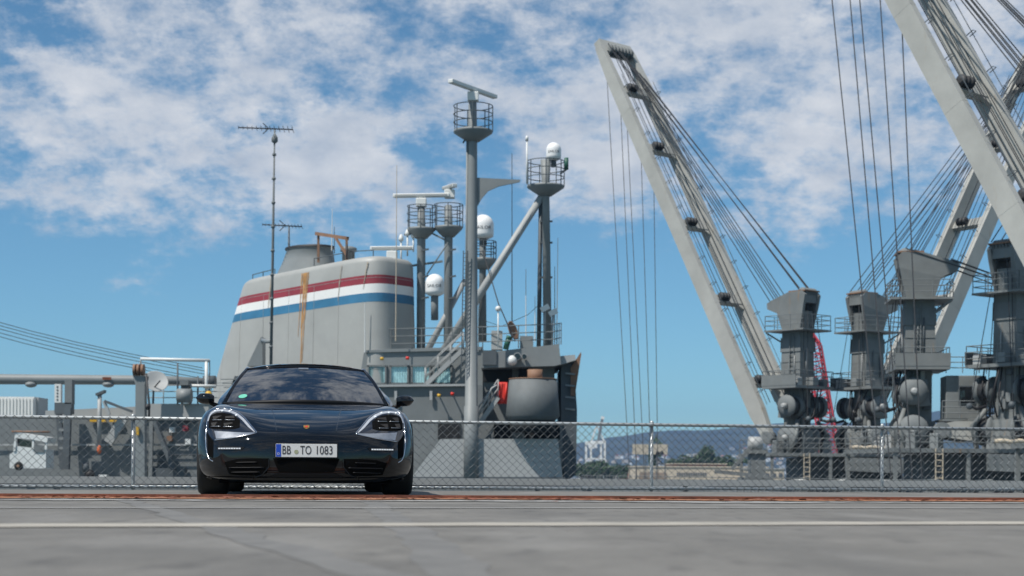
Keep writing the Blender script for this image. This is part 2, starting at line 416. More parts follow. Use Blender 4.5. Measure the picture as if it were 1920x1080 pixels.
# ================================================================ chain link fence along the deck edge
def fy(x): return edge_y(x) + 0.22
def fx(px):                                           # photo column -> X on the fence line
    q = (px - 960) / F_PX; return q * 19.50 / (1 - 0.215 * q)
X0, X1 = fx(-330), fx(2330)
fence = thing('chain_link_fence', 'galvanised chain link fence along the edge of the flight deck', 'fence')
TOPZ, BOTZ = 0.828, 0.035
for px in (-239, 248, 735, 1222, 1655, 2085):
    x = fx(px)
    p = MB().tube((x, fy(x) + 0.035, -0.6), (x, fy(x) + 0.035, TOPZ + 0.02), 0.021, n=10)
    p.lathe([(0.026, 0), (0.026, 0.02), (0.012, 0.035), (0.0001, 0.04)], (x, fy(x) + 0.035, TOPZ + 0.015), 10)
    for z in (TOPZ, BOTZ): p.lathe([(0.029, -0.02), (0.029, 0.02)], (x, fy(x) + 0.035, z), 10)
    p.build('post', M['galv'], fence)
for nm, z, r in (('top_rail', TOPZ, 0.020), ('bottom_rail', BOTZ, 0.020)):
    MB().tube((X0, fy(X0), z), (X1, fy(X1), z), r, n=10).build(nm, M['galv'], fence)
wm_ = MB(); pit = 0.047; k = 0; x = X0
rnd = random.Random(2)
while x < X1:
    pts = []; z = -0.05 + rnd.uniform(-.004, .004); s = 1 if k % 2 else -1; j = 0; sag = 0.010 * math.sin(x * 1.9) + 0.006 * math.sin(x * 5.3)
    while z < TOPZ + 0.035:
        dy = -0.026 - 0.003 * (1 if j % 2 else -1) + sag * math.sin(max(0, min(1, z / TOPZ)) * math.pi)
        xx = x + s * pit * 0.52 + rnd.uniform(-.0025, .0025)
        pts.append((xx, fy(xx) + dy, z)); s = -s; z += pit; j += 1
    wm_.path(pts, 0.0042, 3, caps=False); x += pit; k += 1
tag(wm_.build('wire_mesh', M['wire'], fence), kind='stuff')
kn = MB(); x = X0                                       # wire ties that lap over the top and bottom rails
while x < X1:
    for zc in (TOPZ, BOTZ):
        c = Vector((x, fy(x), zc))
        kn.path([c + Vector((0.004 * i, 0.024 * math.cos(t), 0.024 * math.sin(t))) for i, t in enumerate([R(a) for a in range(-200, 60, 50)])], 0.0035, 4)
    x += pit * 2
tag(kn.build('tie_wires', M['galv'], fence), kind='stuff')
# walkway edge beam just beyond the fence, below deck level
bm_ = MB()
bm_.beam((X0, fy(X0) + 0.55, 0.105), (X1, fy(X1) + 0.55, 0.105), 0.10, 0.085)
wk = thing('walkway_edge_beam', 'pale grey steel edge beam of the walkway behind the fence', 'beam')
bm_.build('beam', M['grey_light'], wk)
xx = X0 + 0.4
while xx < X1:
    MB().beam((xx, fy(xx) + 0.56, -0.9), (xx, fy(xx) + 0.56, 0.062), 0.06, 0.06, up=(0, 1, 0)).build('bracket', M['grey_mid'], wk); xx += 1.9
cw = MB(); cw.add([(X0, fy(X0) + 0.05, -0.62), (X1, fy(X1) + 0.05, -0.62), (X1, fy(X1) + 1.1, -0.62), (X0, fy(X0) + 1.1, -0.62)], [(0, 1, 2, 3)])
tag(cw.build('walkway', M['grey_dark']), kind='structure')
# ================================================================ the black sports car
CAR = thing('sports_car', 'black four-door sports car parked facing the camera before the fence', 'car', (-1.885 + 0.92 * math.sin(R(7.6)), 14.63 - 0.92 * math.cos(R(7.6)), 0.0), R(7.6))
st = [  # y, z centre, z at 45 %, z crest, z shoulder, half width, sweep, bottom
 (0.00, .500, .490, .465, .430, .74, .16, .155), (0.07, .560, .550, .530, .480, .84, .20, .125), (0.20, .615, .608, .630, .560, .905, .20, .12),
 (0.42, .688, .676, .760, .665, .958, .11, .12), (0.70, .757, .738, .822, .725, .974, .04, .12), (1.00, .818, .795, .846, .755, .968, 0, .12),
 (1.30, .865, .845, .858, .775, .958, 0, .12), (1.62, .900, .888, .872, .795, .945, 0, .12), (2.20, .93, .92, .895, .82, .938, 0, .12),
 (3.00, .93, .93, .905, .83, .945, 0, .12), (3.60, .94, .945, .94, .85, .98, 0, .12), (4.05, .96, .955, .945, .86, .985, 0, .13),
 (4.45, .965, .955, .925, .84, .955, -.03, .16), (4.80, .925, .915, .885, .79, .89, -.10, .22), (4.93, .83, .82, .79, .70, .80, -.16, .30)]
cars, NP = [], 11
for (y, zc, zm, zf, zs, w, sw, zb) in st:
    prof = [(0, zc), (.45 * .95, zm), (.70 * w / .95, zf - .004), (.86 * w, zf - .02), (.96 * w, zs), (w, zs - .16 if zs - .16 > zb + .2 else (zs + zb) / 2 + .03),
            (w * .995, zb + .20), (w * .97, zb + .09), (w * .90, zb + .02), (w * .5, zb), (0, zb)]
    row = []
    for sgn in (1, -1):
        seq = prof if sgn == 1 else prof[1:-1][::-1]
        for x, z in seq: row.append((sgn * x, y + sw * (x / w) ** 2.4, z))
    cars.append(row)
nr = len(cars[0])
vs = [p for r_ in cars for p in r_]
fs = [(i * nr + j, (i + 1) * nr + j, (i + 1) * nr + (j + 1) % nr, i * nr + (j + 1) % nr) for i in range(len(cars) - 1) for j in range(nr)]
def cap(base, flip):
    out = []
    idx = lambda i: base + (i % nr)
    for i in range(5):                      # right half then left half
        out.append((idx(i), idx(i + 1), idx(9 - i), idx(10 - i)) if i < 4 else (idx(4), idx(5), idx(6)))
        out.append((idx(-i), idx(10 + i), idx(11 + i), idx(-i - 1)) if i < 4 else (idx(-4), idx(14), idx(15)))
    return [f[::-1] for f in out] if flip else out
fs += cap(0, False) + cap((len(cars) - 1) * nr, True)
bmb = MB(); bmb.add(vs, fs, True)
body = bmb.build('body', M['car_paint'], CAR)
bm = bmesh.new(); bm.from_mesh(body.data); bmesh.ops.recalc_face_normals(bm, faces=bm.faces); bm.to_mesh(body.data); bm.free()
ss = body.modifiers.new('sub', 'SUBSURF'); ss.levels = ss.render_levels = 3
# wheel arches cut out of the body
cut = MB()
for y in (0.92, 3.82):
    for s in (1, -1): cut.lathe([(0.385, 0), (0.385, 0.42)], (s * 0.66 if s > 0 else -1.08, y, 0.352), 40, axis=(1, 0, 0))
cuto = cut.build('cutter', M['car_matte'])
bpy.context.view_layer.update()
md = body.modifiers.new('arches', 'BOOLEAN'); md.object = cuto; md.operation = 'DIFFERENCE'; md.solver = 'EXACT'
cuto.location = CAR.location; cuto.rotation_euler = CAR.rotation_euler; bpy.context.view_layer.update()
dg = bpy.context.evaluated_depsgraph_get()
solid = bpy.data.meshes.new_from_object(body.evaluated_get(dg))
body.modifiers.clear(); body.data = solid
bpy.data.objects.remove(cuto)
solid.polygons.foreach_set('use_smooth', [True] * len(solid.polygons))
tree = BVHTree.FromPolygons([v.co[:] for v in solid.vertices], [p.vertices[:] for p in solid.polygons])
def front(x, z, off=0.0):
    h = tree.ray_cast(Vector((x, -2, z)), Vector((0, 1, 0)))
    y = h[0].y if h[0] is not None and h[0].y < 1.4 else 0.5
    return Vector((x, y - off, z))
def above(x, y, off=0.0):
    h = tree.ray_cast(Vector((x, y, 3)), Vector((0, 0, -1)))
    return Vector((x, y, (h[0].z if h[0] is not None else 0.8) + off))
def lerp_poly(pts, n):
    d = [0]
    for a, b_ in zip(pts, pts[1:]): d.append(d[-1] + math.dist(a, b_))
    out = []
    for i in range(n):
        t_ = d[-1] * i / (n - 1); k_ = 0
        while k_ < len(pts) - 2 and d[k_ + 1] < t_: k_ += 1
        f_ = (t_ - d[k_]) / max(1e-9, d[k_ + 1] - d[k_]); out.append(tuple(a + (b_ - a) * f_ for a, b_ in zip(pts[k_], pts[k_ + 1])))
    return out
def patch(name, up, lo, matl, off, parent, s=1, nu=28, nv=8, depth=0.03, proj=front):
    """a panel laid on the body between an upper and a lower edge given in front view (x, z)"""
    U, L = lerp_poly(up, nu), lerp_poly(lo, nu)
    g = [[(U[i][0] + (L[i][0] - U[i][0]) * j / (nv - 1), U[i][1] + (L[i][1] - U[i][1]) * j / (nv - 1)) for j in range(nv)] for i in range(nu)]
    vs = [proj(s * x, z, off) for col in g for x, z in col]
    mb = MB(); mb.add(vs, [(i * nv + j, i * nv + j + 1, (i + 1) * nv + j + 1, (i + 1) * nv + j) if s > 0 else (i * nv + j, (i + 1) * nv + j, (i + 1) * nv + j + 1, i * nv + j + 1) for i in range(nu - 1) for j in range(nv - 1)], True)
    rim = [i * nv for i in range(nu)] + [(nu - 1) * nv + j for j in range(1, nv)] + [i * nv + nv - 1 for i in range(nu - 2, -1, -1)] + [j for j in range(nv - 2, 0, -1)]
    back = [vs[i] + Vector((0, depth, 0)) for i in rim]; q = len(rim)
    mb.add([vs[i] for i in rim] + back, [(i, (i + 1) % q, q + (i + 1) % q, q + i) for i in range(q)])
    return mb.build(name, matl, parent)
def line(name, pts, r, matl, parent, s=1, n=40, off=0.0, proj=front):
    return MB().path([proj(s * x, z, off) for x, z in lerp_poly(pts, n)], r, 8).build(name, matl, parent)

# ---- cabin
def lerp(a, b_, t_): return a + (b_ - a) * t_
def ws(u, v, off=0.0):                   # windscreen surface, u across -1..1, v from cowl to header
    xb, xt = 0.775 * u, 0.585 * u
    p0 = Vector((xb, 1.46 + 0.30 * u * u, 0.893 - 0.02 * u * u)); p1 = Vector((xt, 2.26 + 0.13 * u * u, 1.272 - 0.035 * u * u))
    p = p0.lerp(p1, v); bulge = math.sin(math.pi * v) * 0.03
    return p + Vector((0, -0.45, 0.9)) * (bulge + off)
def grid(fn, nu, nv, u0=-1, u1=1, v0=0, v1=1):
    vs = [fn(lerp(u0, u1, i / (nu - 1)), lerp(v0, v1, j / (nv - 1))) for i in range(nu) for j in range(nv)]
    return vs, [(i * nv + j, (i + 1) * nv + j, (i + 1) * nv + j + 1, i * nv + j + 1) for i in range(nu - 1) for j in range(nv - 1)]
mb = MB(); mb.add(*grid(ws, 25, 13), True)
screen = mb.build('windscreen', M['car_glass'], CAR)
def roof_z(u, y): 
    t_ = (y - 2.26) / (3.55 - 2.26)
    return lerp(1.272, 1.262, t_) + 0.058 * math.sin(math.pi * min(1, max(0, t_ * 0.93 + 0.12))) - 0.035 * u * u - 0.02 * abs(u) ** 6
def rf(u, v):
    hw = lerp(0.585, 0.565, v); y = 2.26 + 1.29 * v + 0.13 * u * u * (1 - v)
    return Vector((hw * u, y, roof_z(u, 2.26 + 1.29 * v)))
mb = MB(); mb.add(*grid(rf, 17, 13), True); mb.build('roof', M['car_paint'], CAR)
def rw(u, v):
    a = rf(u, 1.0); b_ = Vector((0.62 * u, 4.42 - 0.1 * u * u, 0.962)); p = a.lerp(b_, v); return p + Vector((0, 0, 0.06 * math.sin(math.pi * v)))
mb = MB(); mb.add(*grid(rw, 15, 9), True); mb.build('rear_window', M['car_glass'], CAR)
for s in (1, -1):
    up = [ws(s, v) for v in (0, .25, .5, .75, 1)] + [rf(s, v) for v in (.2, .4, .6, .8, 1)] + [rw(s, v) for v in (.25, .5, .75, 1)]
    lo = []
    for i, p in enumerate(up):
        y = 1.70 + (4.40 - 1.70) * i / (len(up) - 1); lo.append(Vector((s * (0.875 if 1.8 < y < 4.0 else 0.84 if y < 4.3 else 0.70), y, above(s * 0.86, y).z - 0.02)))
    q = len(up); mids = [(a + b_) / 2 + Vector((s * 0.035, 0, 0.015)) for a, b_ in zip(up, lo)]
    mb = MB(); mb.add(up + mids + lo, [((r_ * q + i), (r_ * q + i + 1), ((r_ + 1) * q + i + 1), ((r_ + 1) * q + i)) for r_ in (0, 1) for i in range(q - 1)], True)
    mb.build('side_window', M['car_glass'], CAR)
    MB().path([p + Vector((s * 0.004, 0, -0.004)) for p in up], [0.020] * 5 + [0.024] * 9, 8).build('roof_rail', M['car_paint'], CAR)
MB().path([ws(u / 10, 1.0) + Vector((0, 0.01, 0.0)) for u in range(-10, 11)], 0.016, 8).build('header_strip', M['car_paint'], CAR)
MB().path([ws(u / 10, 0.0) + Vector((0, -0.02, -0.012)) for u in range(-10, 11)], 0.022, 8).build('cowl_strip', M['car_trim'], CAR)
# emissions sticker and small sensor marks on the screen
mb = MB(); c = [ws(-0.80 + 0.055 * math.cos(t_), 0.13 + 0.045 * math.sin(t_), 0.004) for t_ in [i * 0.45 for i in range(14)]]
mb.add(c, [tuple(range(14))]); mb.build('sticker', M['sticker_green'], screen)
mb = MB(); mb.add(*grid(lambda u, v: ws(u, v, 0.004), 6, 3, -0.12, 0.04, 0.86, 0.92), True); mb.build('sensor_mount', M['silver'], screen)
# ---- mirrors
for s in (1, -1):
    mb = MB(); rings = []
    for i in range(9):
        t_ = i / 8; x = s * (0.872 + 0.175 * t_); h = 0.058 * (1 - (2 * t_ - 0.9) ** 4 * 0.62) * (0.94 if t_ < .95 else .5); d = 0.085 * (1 - abs(2 * t_ - 1) ** 3 * 0.55)
        cz = 0.918 + 0.010 * (t_ - .5)
        rings.append([(x, 1.78 + 0.05 * t_ + d * math.cos(a), cz + h * math.sin(a) * (1.0 if math.cos(a) < 0 else 0.9)) for a in [j * 2 * math.pi / 16 for j in range(16)]])
    mb.add([p for r_ in rings for p in r_], [(i * 16 + j, i * 16 + (j + 1) % 16, (i + 1) * 16 + (j + 1) % 16, (i + 1) * 16 + j) for i in range(8) for j in range(16)] + [tuple(range(16)), tuple(range(8 * 16 + 15, 8 * 16 - 1, -1))], True)
    mo = mb.build('mirror', M['car_paint'], CAR)
    MB().path([(s * 0.84, 1.80, 0.845), (s * 0.875, 1.80, 0.862), (s * 0.91, 1.80, 0.875)], [0.028, 0.022, 0.02], 8).build('stalk', M['car_trim'], mo)
# ---- wheels
for y, wd in ((0.92, 0.265), (3.82, 0.305)):
    for s in (1, -1):
        cx = s * (0.962 - wd / 2)
        w_ = empty('wheel'); w_.parent = CAR; w_.location = (cx, y, 0.352)
        h = wd / 2; rr = 0.352
        MB().lathe([(0.25, -h + .02), (0.30, -h), (rr - 0.03, -h), (rr - 0.006, -h + 0.025), (rr, -h + 0.05), (rr, h - 0.05), (rr - 0.006, h - 0.025), (rr - 0.03, h), (0.30, h), (0.25, h - .02)], (0, 0, 0), 48, axis=(1, 0, 0)).build('tyre', M['tyre'], w_)
        rim = MB().lathe([(0.262, -h + .03), (0.262, h - .03), (0.245, h - .02), (0.235, h - 0.05), (0.235, -h + .03)], (0, 0, 0), 40, axis=(1, 0, 0))
        for k_ in range(10):
            a = k_ * math.pi / 5
            rim.beam((s * (h - 0.045), 0.03 * math.cos(a), 0.03 * math.sin(a)), (s * (h - 0.03), 0.24 * math.cos(a), 0.24 * math.sin(a)), 0.045, 0.03, up=(1, 0, 0))
        rim.lathe([(0.06, -0.02), (0.06, 0.02), (0.03, 0.03)], (s * (h - 0.05), 0, 0), 16, axis=(s, 0, 0)); rim.build('rim', M['silver'], w_)
        MB().lathe([(0.19, -0.015), (0.19, 0.015)], (s * 0.02, 0, 0), 24, axis=(1, 0, 0)).build('brake_disc', M['grey_dark'], w_)
# ---- front end
for s in (1, -1):
    up = [(.868, .600), (.862, .690), (.845, .742), (.800, .772), (.735, .778), (.660, .766), (.600, .740), (.540, .690), (.475, .612), (.425, .556)]
    lo = [(.855, .560), (.835, .530), (.800, .492), (.74, .494), (.671, .504), (.60, .516), (.514, .531), (.465, .544), (.44, .551), (.425, .556)]
    hd = patch('headlight', up, lo, M['lens'], 0.004, CAR, s, 36, 12)
    # bright daytime-light brow following the top edge, then the silver lower blade
    up2 = [(.862, .660), (.852, .715), (.835, .748), (.795, .768), (.735, .773), (.662, .761), (.604, .735), (.545, .686), (.482, .612), (.440, .562)]
    lo2 = [(.854, .660), (.843, .706), (.823, .734), (.787, .749), (.735, .753), (.669, .741), (.615, .716), (.561, .672), (.500, .604), (.447, .561)]
    patch('light_brow', up2, lo2, M['lamp_silver'], 0.008, hd, s, 36, 5, 0.006)
    patch('lower_blade', [(.795, .572), (.72, .566), (.62, .560), (.52, .556), (.445, .557)], [(.775, .502), (.70, .506), (.62, .517), (.52, .534), (.445, .552)], M['silver'], 0.008, hd, s, 24, 5, 0.006)
    line('brow_edge', [(.868, .600), (.866, .660), (.858, .712), (.842, .748), (.800, .775), (.735, .781), (.660, .769), (.598, .742), (.538, .692), (.473, .614), (.423, .556), (.470, .541), (.600, .514), (.700, .500), (.790, .489)], 0.0045, M['chrome'], hd, s, 60, 0.006)
    patch('lamp_bezel', [(.850, .690), (.832, .716), (.795, .733), (.735, .738), (.668, .727), (.618, .703), (.575, .668)], [(.850, .600), (.82, .590), (.78, .586), (.73, .584), (.67, .584), (.62, .588), (.575, .60)], M['car_matte'], 0.0065, hd, s, 24, 6, 0.004)
    for i, (xa, za) in enumerate(((.775, .690), (.665, .690), (.785, .632), (.675, .628))):     # four light modules behind the lens
        pt = front(s * xa, za, 0.012)
        mb = MB(); w2, h2 = 0.042, 0.020
        mb.prism([pt + Vector((dx * w2 * s, -0.004 + (0.02 if dz > 0 else -0.0), dz * h2)) for dx, dz in ((-1, -.6), (-.8, -1), (.8, -1), (1, -.6), (1, .6), (.8, 1), (-.8, 1), (-1, .6))], (0, 0.02, 0))
        mb.build('light_module', M['car_trim'], hd)
        line('module_edge', [(xa - w2, za - h2), (xa + w2, za - h2)], 0.0028, M['silver'], hd, s, 6, 0.018)
    for xa in (.80, .735, .67, .61):
        pt = front(s * xa, .752 if xa > .65 else .738 if xa > .62 else .712, 0.012); MB().ball(pt, 0.013, 10, 0.8).build('light_point', M['lamp_white'], hd)
    # air curtain edge running down from the lamp, fog strip, intakes
    line('air_curtain_edge', [(.868, .600), (.872, .520), (.866, .430), (.855, .370), (.835, .325), (.80, .305)], 0.0045, M['chrome'], CAR, s, 30, 0.002)
    patch('air_curtain', [(.862, .560), (.835, .520), (.800, .484)], [(.850, .36), (.83, .345), (.80, .335)], M['car_matte'], 0.003, CAR, s, 10, 8, 0.01)
    patch('lamp_strip_housing', [(.775, .432), (.65, .434), (.525, .432)], [(.755, .402), (.65, .402), (.545, .404)], M['car_trim'], 0.005, CAR, s, 16, 4, 0.01)
    for i in range(9):
        xa = .745 - .022 * i; MB().box(front(s * xa, .417, 0.010), (0.018, 0.008, 0.011)).build('lamp_strip_segment', M['lamp_white'], CAR)
    it = patch('side_intake', [(.70, .300), (.60, .325), (.45, .333), (.315, .333)], [(.66, .195), (.55, .185), (.42, .183), (.335, .205)], M['car_matte'], 0.004, CAR, s, 20, 6, 0.01)
    for zz_, xa, xb in ((.300, .42, .60), (.255, .36, .66), (.215, .40, .64)): line('slat', [(xa, zz_), (xb, zz_ - .004)], 0.005, M['car_trim'], it, s, 12, 0.006)
    line('intake_edge', [(.318, .330), (.316, .262), (.375, .190), (.43, .172)], 0.005, M['car_paint'], CAR, s, 20, 0.006)
    patch('lower_lip', [(.88, .175), (.70, .168), (.45, .166)], [(.86, .150), (.70, .138), (.45, .132)], M['car_paint'], 0.014, CAR, s, 20, 5, 0.04)
    line('bonnet_crease', [(.255, .565), (.262, .60), (.275, .66), (.295, .74), (.32, .80)], 0.004, M['car_paint'], CAR, s, 24, -0.001)
patch('centre_intake', [(-.285, .335), (0, .337), (.285, .335)], [(-.235, .215), (0, .21), (.235, .215)], M['car_matte'], 0.004, CAR, 1, 16, 6, 0.01)
patch('centre_ramp', [(-.235, .210), (0, .206), (.235, .210)], [(-.335, .168), (0, .166), (.335, .168)], M['car_trim'], 0.010, CAR, 1, 16, 4, 0.03)
patch('lip_edge', [(-.44, .167), (0, .165), (.44, .167)], [(-.44, .150), (0, .148), (.44, .150)], M['car_paint'], 0.018, CAR, 1, 20, 3, 0.04)
# licence plate
pl = MB().box((0, 0, 0), (0.522, 0.008, 0.114)).build('licence_plate', M['plate_white'], CAR, 0.002)
py_ = min(front(x, z).y for x in (-.25, 0, .25) for z in (.35, .40, .45)) - 0.014
pl.location = (0.0, py_, 0.402)
MB().box((0, 0.006, 0), (0.54, 0.006, 0.128)).build('plate_frame', M['car_trim'], pl)
MB().box((0, .03, 0), (0.40, 0.05, 0.09)).build('plate_mount', M['car_trim'], pl)
MB().box((-0.2375, -0.005, 0), (0.043, 0.003, 0.108)).build('euro_band', M['plate_blue'], pl)
def put_text(s_, size, x, z, matl, name, parent, sx=1.0, y=-0.0062):
    me = text_mesh(s_, size, 0.0006)
    for v in me.vertices: v.co = Vector((v.co.x * sx + x, y - v.co.z, v.co.y + z))
    me.flip_normals(); me.materials.clear(); me.materials.append(matl)
    o = bpy.data.objects.new(name, me); COL.objects.link(o); o.parent = parent; return o
put_text('BB', 0.105, -0.170, 0.0, M['ink'], 'plate_lettering', pl, 0.66)
put_text('TO', 0.105, -0.005, 0.0, M['ink'], 'plate_lettering', pl, 0.66)
put_text('1083', 0.105, 0.150, 0.0, M['ink'], 'plate_lettering', pl, 0.74)
put_text('D', 0.030, -0.2375, -0.030, M['plate_white'], 'plate_country_letter', pl, 0.9, -0.0075)
MB().lathe([(0.0185, 0), (0.0185, 0.0016)], (-0.086, -0.0042, -0.012), 20, axis=(0, -1, 0)).build('plate_seal', M['seal'], pl)
# bonnet crest
ct = above(0.0, 0.20, 0.003); e = MB()
sh_ = [(-.024, .03), (0, .034), (.024, .03), (.025, .0), (.018, -.022), (0, -.036), (-.018, -.022), (-.025, 0)]
tilt = Matrix.Rotation(R(28), 3, 'X')
e.prism([ct + tilt @ Vector((x, y, 0)) for x, y in sh_], tilt @ Vector((0, 0, 0.004)))
cr = e.build('crest', M['gold'], CAR)
e = MB(); e.prism([ct + tilt @ Vector((x * .42, y * .42, 0.004)) for x, y in sh_], tilt @ Vector((0, 0, 0.0015))); e.build('crest_shield', M['red'], cr)
for yy in (-.016, .016):
    e = MB(); e.prism([ct + tilt @ Vector((x, yy + y, 0.004)) for x, y in ((-.018, -.003), (.018, -.003), (.018, .003), (-.018, .003))], tilt @ Vector((0, 0, 0.001))); e.build('crest_bar', M['car_trim'], cr)
# floor pan between the wheels
MB().box((0, 2.4, 0.135), (1.5, 4.2, 0.03)).build('floor_pan', M['car_matte'], CAR)
# ================================================================ the funnel ship
SHIP = thing('cargo_ship', 'grey cargo ship with red, white and blue striped funnel and radar masts', 'ship')
def rail(mb, pts, h=1.05, n_rails=3, r=0.028, step=1.5, rp=0.03):
    """guard rail along world points"""
    for k_ in range(n_rails):
        z = h * (k_ + 1) / n_rails
        mb.path([Vector(p) + Vector((0, 0, z)) for p in pts], r, 5)
    for a, b_ in zip(pts, pts[1:]):
        a, b_ = Vector(a), Vector(b_); d = (b_ - a).length; q = max(1, round(d / step))
        for i in range(q + 1):
            p = a.lerp(b_, i / q); mb.tube(p, p + Vector((0, 0, h + 0.02)), rp, n=5)
    return mb
def pbox(mb, x0, y0, x1, y1, Y, depth):
    """box whose front face covers photo rect (x0,y0)-(x1,y1) at distance Y, going back 'depth' metres"""
    a, b_ = P(x0, y1, Y), P(x1, y0, Y)
    mb.box(((a.x + b_.x) / 2, Y + depth / 2, (a.z + b_.z) / 2), (abs(b_.x - a.x), depth, abs(b_.z - a.z))); return mb
def ppoly(mb, pts, Y, depth):
    return mb.prism([P(x, y, Y) for x, y in pts], (0, depth, 0))
def basket(c, r, h, parent, matl=None, floor=True, n=20):
    """round lookout platform with rails; c = centre of its floor"""
    c = Vector(c)
    fl_ = MB().lathe([(0.35, -0.55), (r, -0.06), (r, 0.06), (0.2, 0.06)], c, 24); o = fl_.build('platform', M['grey'], parent)
    mb = MB()
    for k_ in (1, 2, 3): mb.path([c + Vector((r * math.cos(2 * math.pi * i / n), r * math.sin(2 * math.pi * i / n), 0.06 + h * k_ / 3)) for i in range(n)], 0.028, 5, closed=True)
    for i in range(0, n, 3):
        a = 2 * math.pi * i / n; mb.tube(c + Vector((r * math.cos(a), r * math.sin(a), 0)), c + Vector((r * math.cos(a), r * math.sin(a), h + 0.06)), 0.03, n=5)
    mb.build('platform_rail', matl or M['grey_dark'], parent)
def radome(c, r, parent, word, face=-90):
    """satellite dome: cylinder with a round top, lettering wrapped round the front"""
    c = Vector(c)
    prof = [(r * .55, -0.12), (r * .95, 0.0), (r, r * .25), (r, r * 1.1)] + [(r * math.cos(a), r * 1.1 + r * math.sin(a)) for a in [i * math.pi / 16 for i in range(1, 8)]] + [(0.0001, 2.1 * r)]
    d = MB().lathe(prof, c, 28).build('radome', M['radome'], parent)
    MB().tube(c - Vector((0, 0, 0.5)), c - Vector((0, 0, 0.1)), r * .35, n=10).build('radome_foot', M['grey_dark'], d)
    me = text_mesh(word, r * 0.46)
    for v in me.vertices:
        a = R(face) + v.co.x * 1.1 / r
        v.co = Vector((c.x + (r + 0.012) * math.cos(a), c.y + (r + 0.012) * math.sin(a), c.z + r * 0.75 + v.co.y))
    me.materials.clear(); me.materials.append(M['ink']); o = bpy.data.objects.new('lettering', me); COL.objects.link(o); o.parent = d
    return d
def scanner(c, direction, length, parent, matl=None):
    """radar: gearbox and rotating bar"""
    c = Vector(c); d = Vector(direction).normalized()
    g_ = MB().box(c + Vector((0, 0, 0.25)), (0.62, 0.55, 0.5)).build('radar_gearbox', M['white'], parent, 0.05)
    b_ = MB(); s_ = d.cross(Vector((0, 0, 1)))
    b_.beam(c + Vector((0, 0, 0.68)) - d * length / 2, c + Vector((0, 0, 0.68)) + d * length / 2, 0.34, 0.22); b_.tube(c + Vector((0, 0, .48)), c + Vector((0, 0, .6)), 0.14, n=10)
    b_.build('radar_bar', matl or M['white'], g_, 0.04)
    MB().beam(c + Vector((0, 0, 0.68)) - d * length * .46 + s_ * .19, c + Vector((0, 0, 0.68)) + d * length * .46 + s_ * .19, 0.03, 0.12).build('radar_face', M['grey_light'], g_)
def pole(name, px, y0, y1, Y, r0, r1, matl, parent=None, px1=None, n=18):
    a, b_ = P(px, y0, Y), P(px if px1 is None else px1, y1, Y)
    if px1 is None: b_.x = a.x
    return MB().tube(a, b_, r0, r1, n).build(name, matl, parent or SHIP)
def whip(px, y0, y1, Y, r=0.02, matl='white', px1=None): return pole('whip_antenna', px, y0, y1, Y, r, r * .5, M[matl], SHIP, px1, 5)

# ---- hull: long grey side below our deck level, bow to the left out of frame
h = MB(); zt = -0.6
h.prism([(-75, 86, zt), (-70, 84.5, zt), (3.9, 88.5, zt), (4.6, 92, zt), (3.5, 118, zt), (-70, 118, zt)], (0, 0, -17.2)); h.build('hull', M['grey_mid'], SHIP)
# ---- funnel: raked, rounded ends, seen obliquely (far end at left)
A0, B0 = P(432, 700, 103), P(752, 700, 93.2)              # axis ends at mid height
ax = Vector((B0.x - A0.x, B0.y - A0.y, 0)).normalized(); sd = Vector((ax.y, -ax.x, 0))
def fz(y, Y): return P(600, y, Y).z
FB, FT = -0.6, fz(493, 93.0)                               # base and top heights
def fun_ring(z, inset=0.0, n=40):
    t_ = (z - FB) / (FT - FB)
    a = A0.x * 0 + 0
    left = -2.3 + 5.0 * max(0, t_) ** 1.15 + inset            # aft end rakes forward with height
    right = 15.0 + 0.55 * (1 - t_) - inset
    hw = 2.35 - 0.25 * t_ - inset
    pts = []
    L_, R_ = left, right
    for i in range(n):
        a = 2 * math.pi * i / n; ca, sa = math.cos(a), math.sin(a)
        e_ = 0.30
        u_ = (L_ + R_) / 2 + (R_ - L_) / 2 * math.copysign(abs(ca) ** e_, ca); w_ = hw * math.copysign(abs(sa) ** 0.5, sa)
        pts.append(Vector((A0.x, A0.y, z + 0.055 * (u_ - 14.4) * max(0, t_))) + ax * u_ + sd * w_)
    return pts
def loft(rings, cap_top=True, cap_bot=False):
    n = len(rings[0]); mb = MB()
    mb.add([p for r_ in rings for p in r_], [(i * n + j, i * n + (j + 1) % n, (i + 1) * n + (j + 1) % n, (i + 1) * n + j) for i in range(len(rings) - 1) for j in range(n)], True)
    if cap_top: mb.f.append(tuple((len(rings) - 1) * n + j for j in range(n))); mb.smooth.append(False)
    return mb
def zs_at(f_): return FB + (FT - FB) * f_
zt_ = FT
body_r = [fun_ring(zs_at(i / 12)) for i in range(13)] + [fun_ring(FT + 0.18, 0.05), fun_ring(FT + 0.34, 0.2), fun_ring(FT + 0.42, 0.5)]
fun = loft(body_r).build('funnel', M['grey_funnel'], SHIP)
# painted bands: thin shells 6 mm proud of the plating
zr = [fz(y, 93.2) for y in (518, 534.5, 551.5, 568)]
def slope_ring(z, off):
    return [p + (p - (Vector((A0.x, A0.y, p.z)) + ax * 6.5)).normalized() * off for p in fun_ring(z)]
for nm, a, b_, m_ in (('red_stripe', zr[1], zr[0], 'red_band'), ('white_stripe', zr[2], zr[1], 'white_band'), ('blue_stripe', zr[3], zr[2], 'blue_band')):
    loft([slope_ring(a + (b_ - a) * i / 3, 0.010) for i in range(4)], False).build(nm, M[m_], fun)
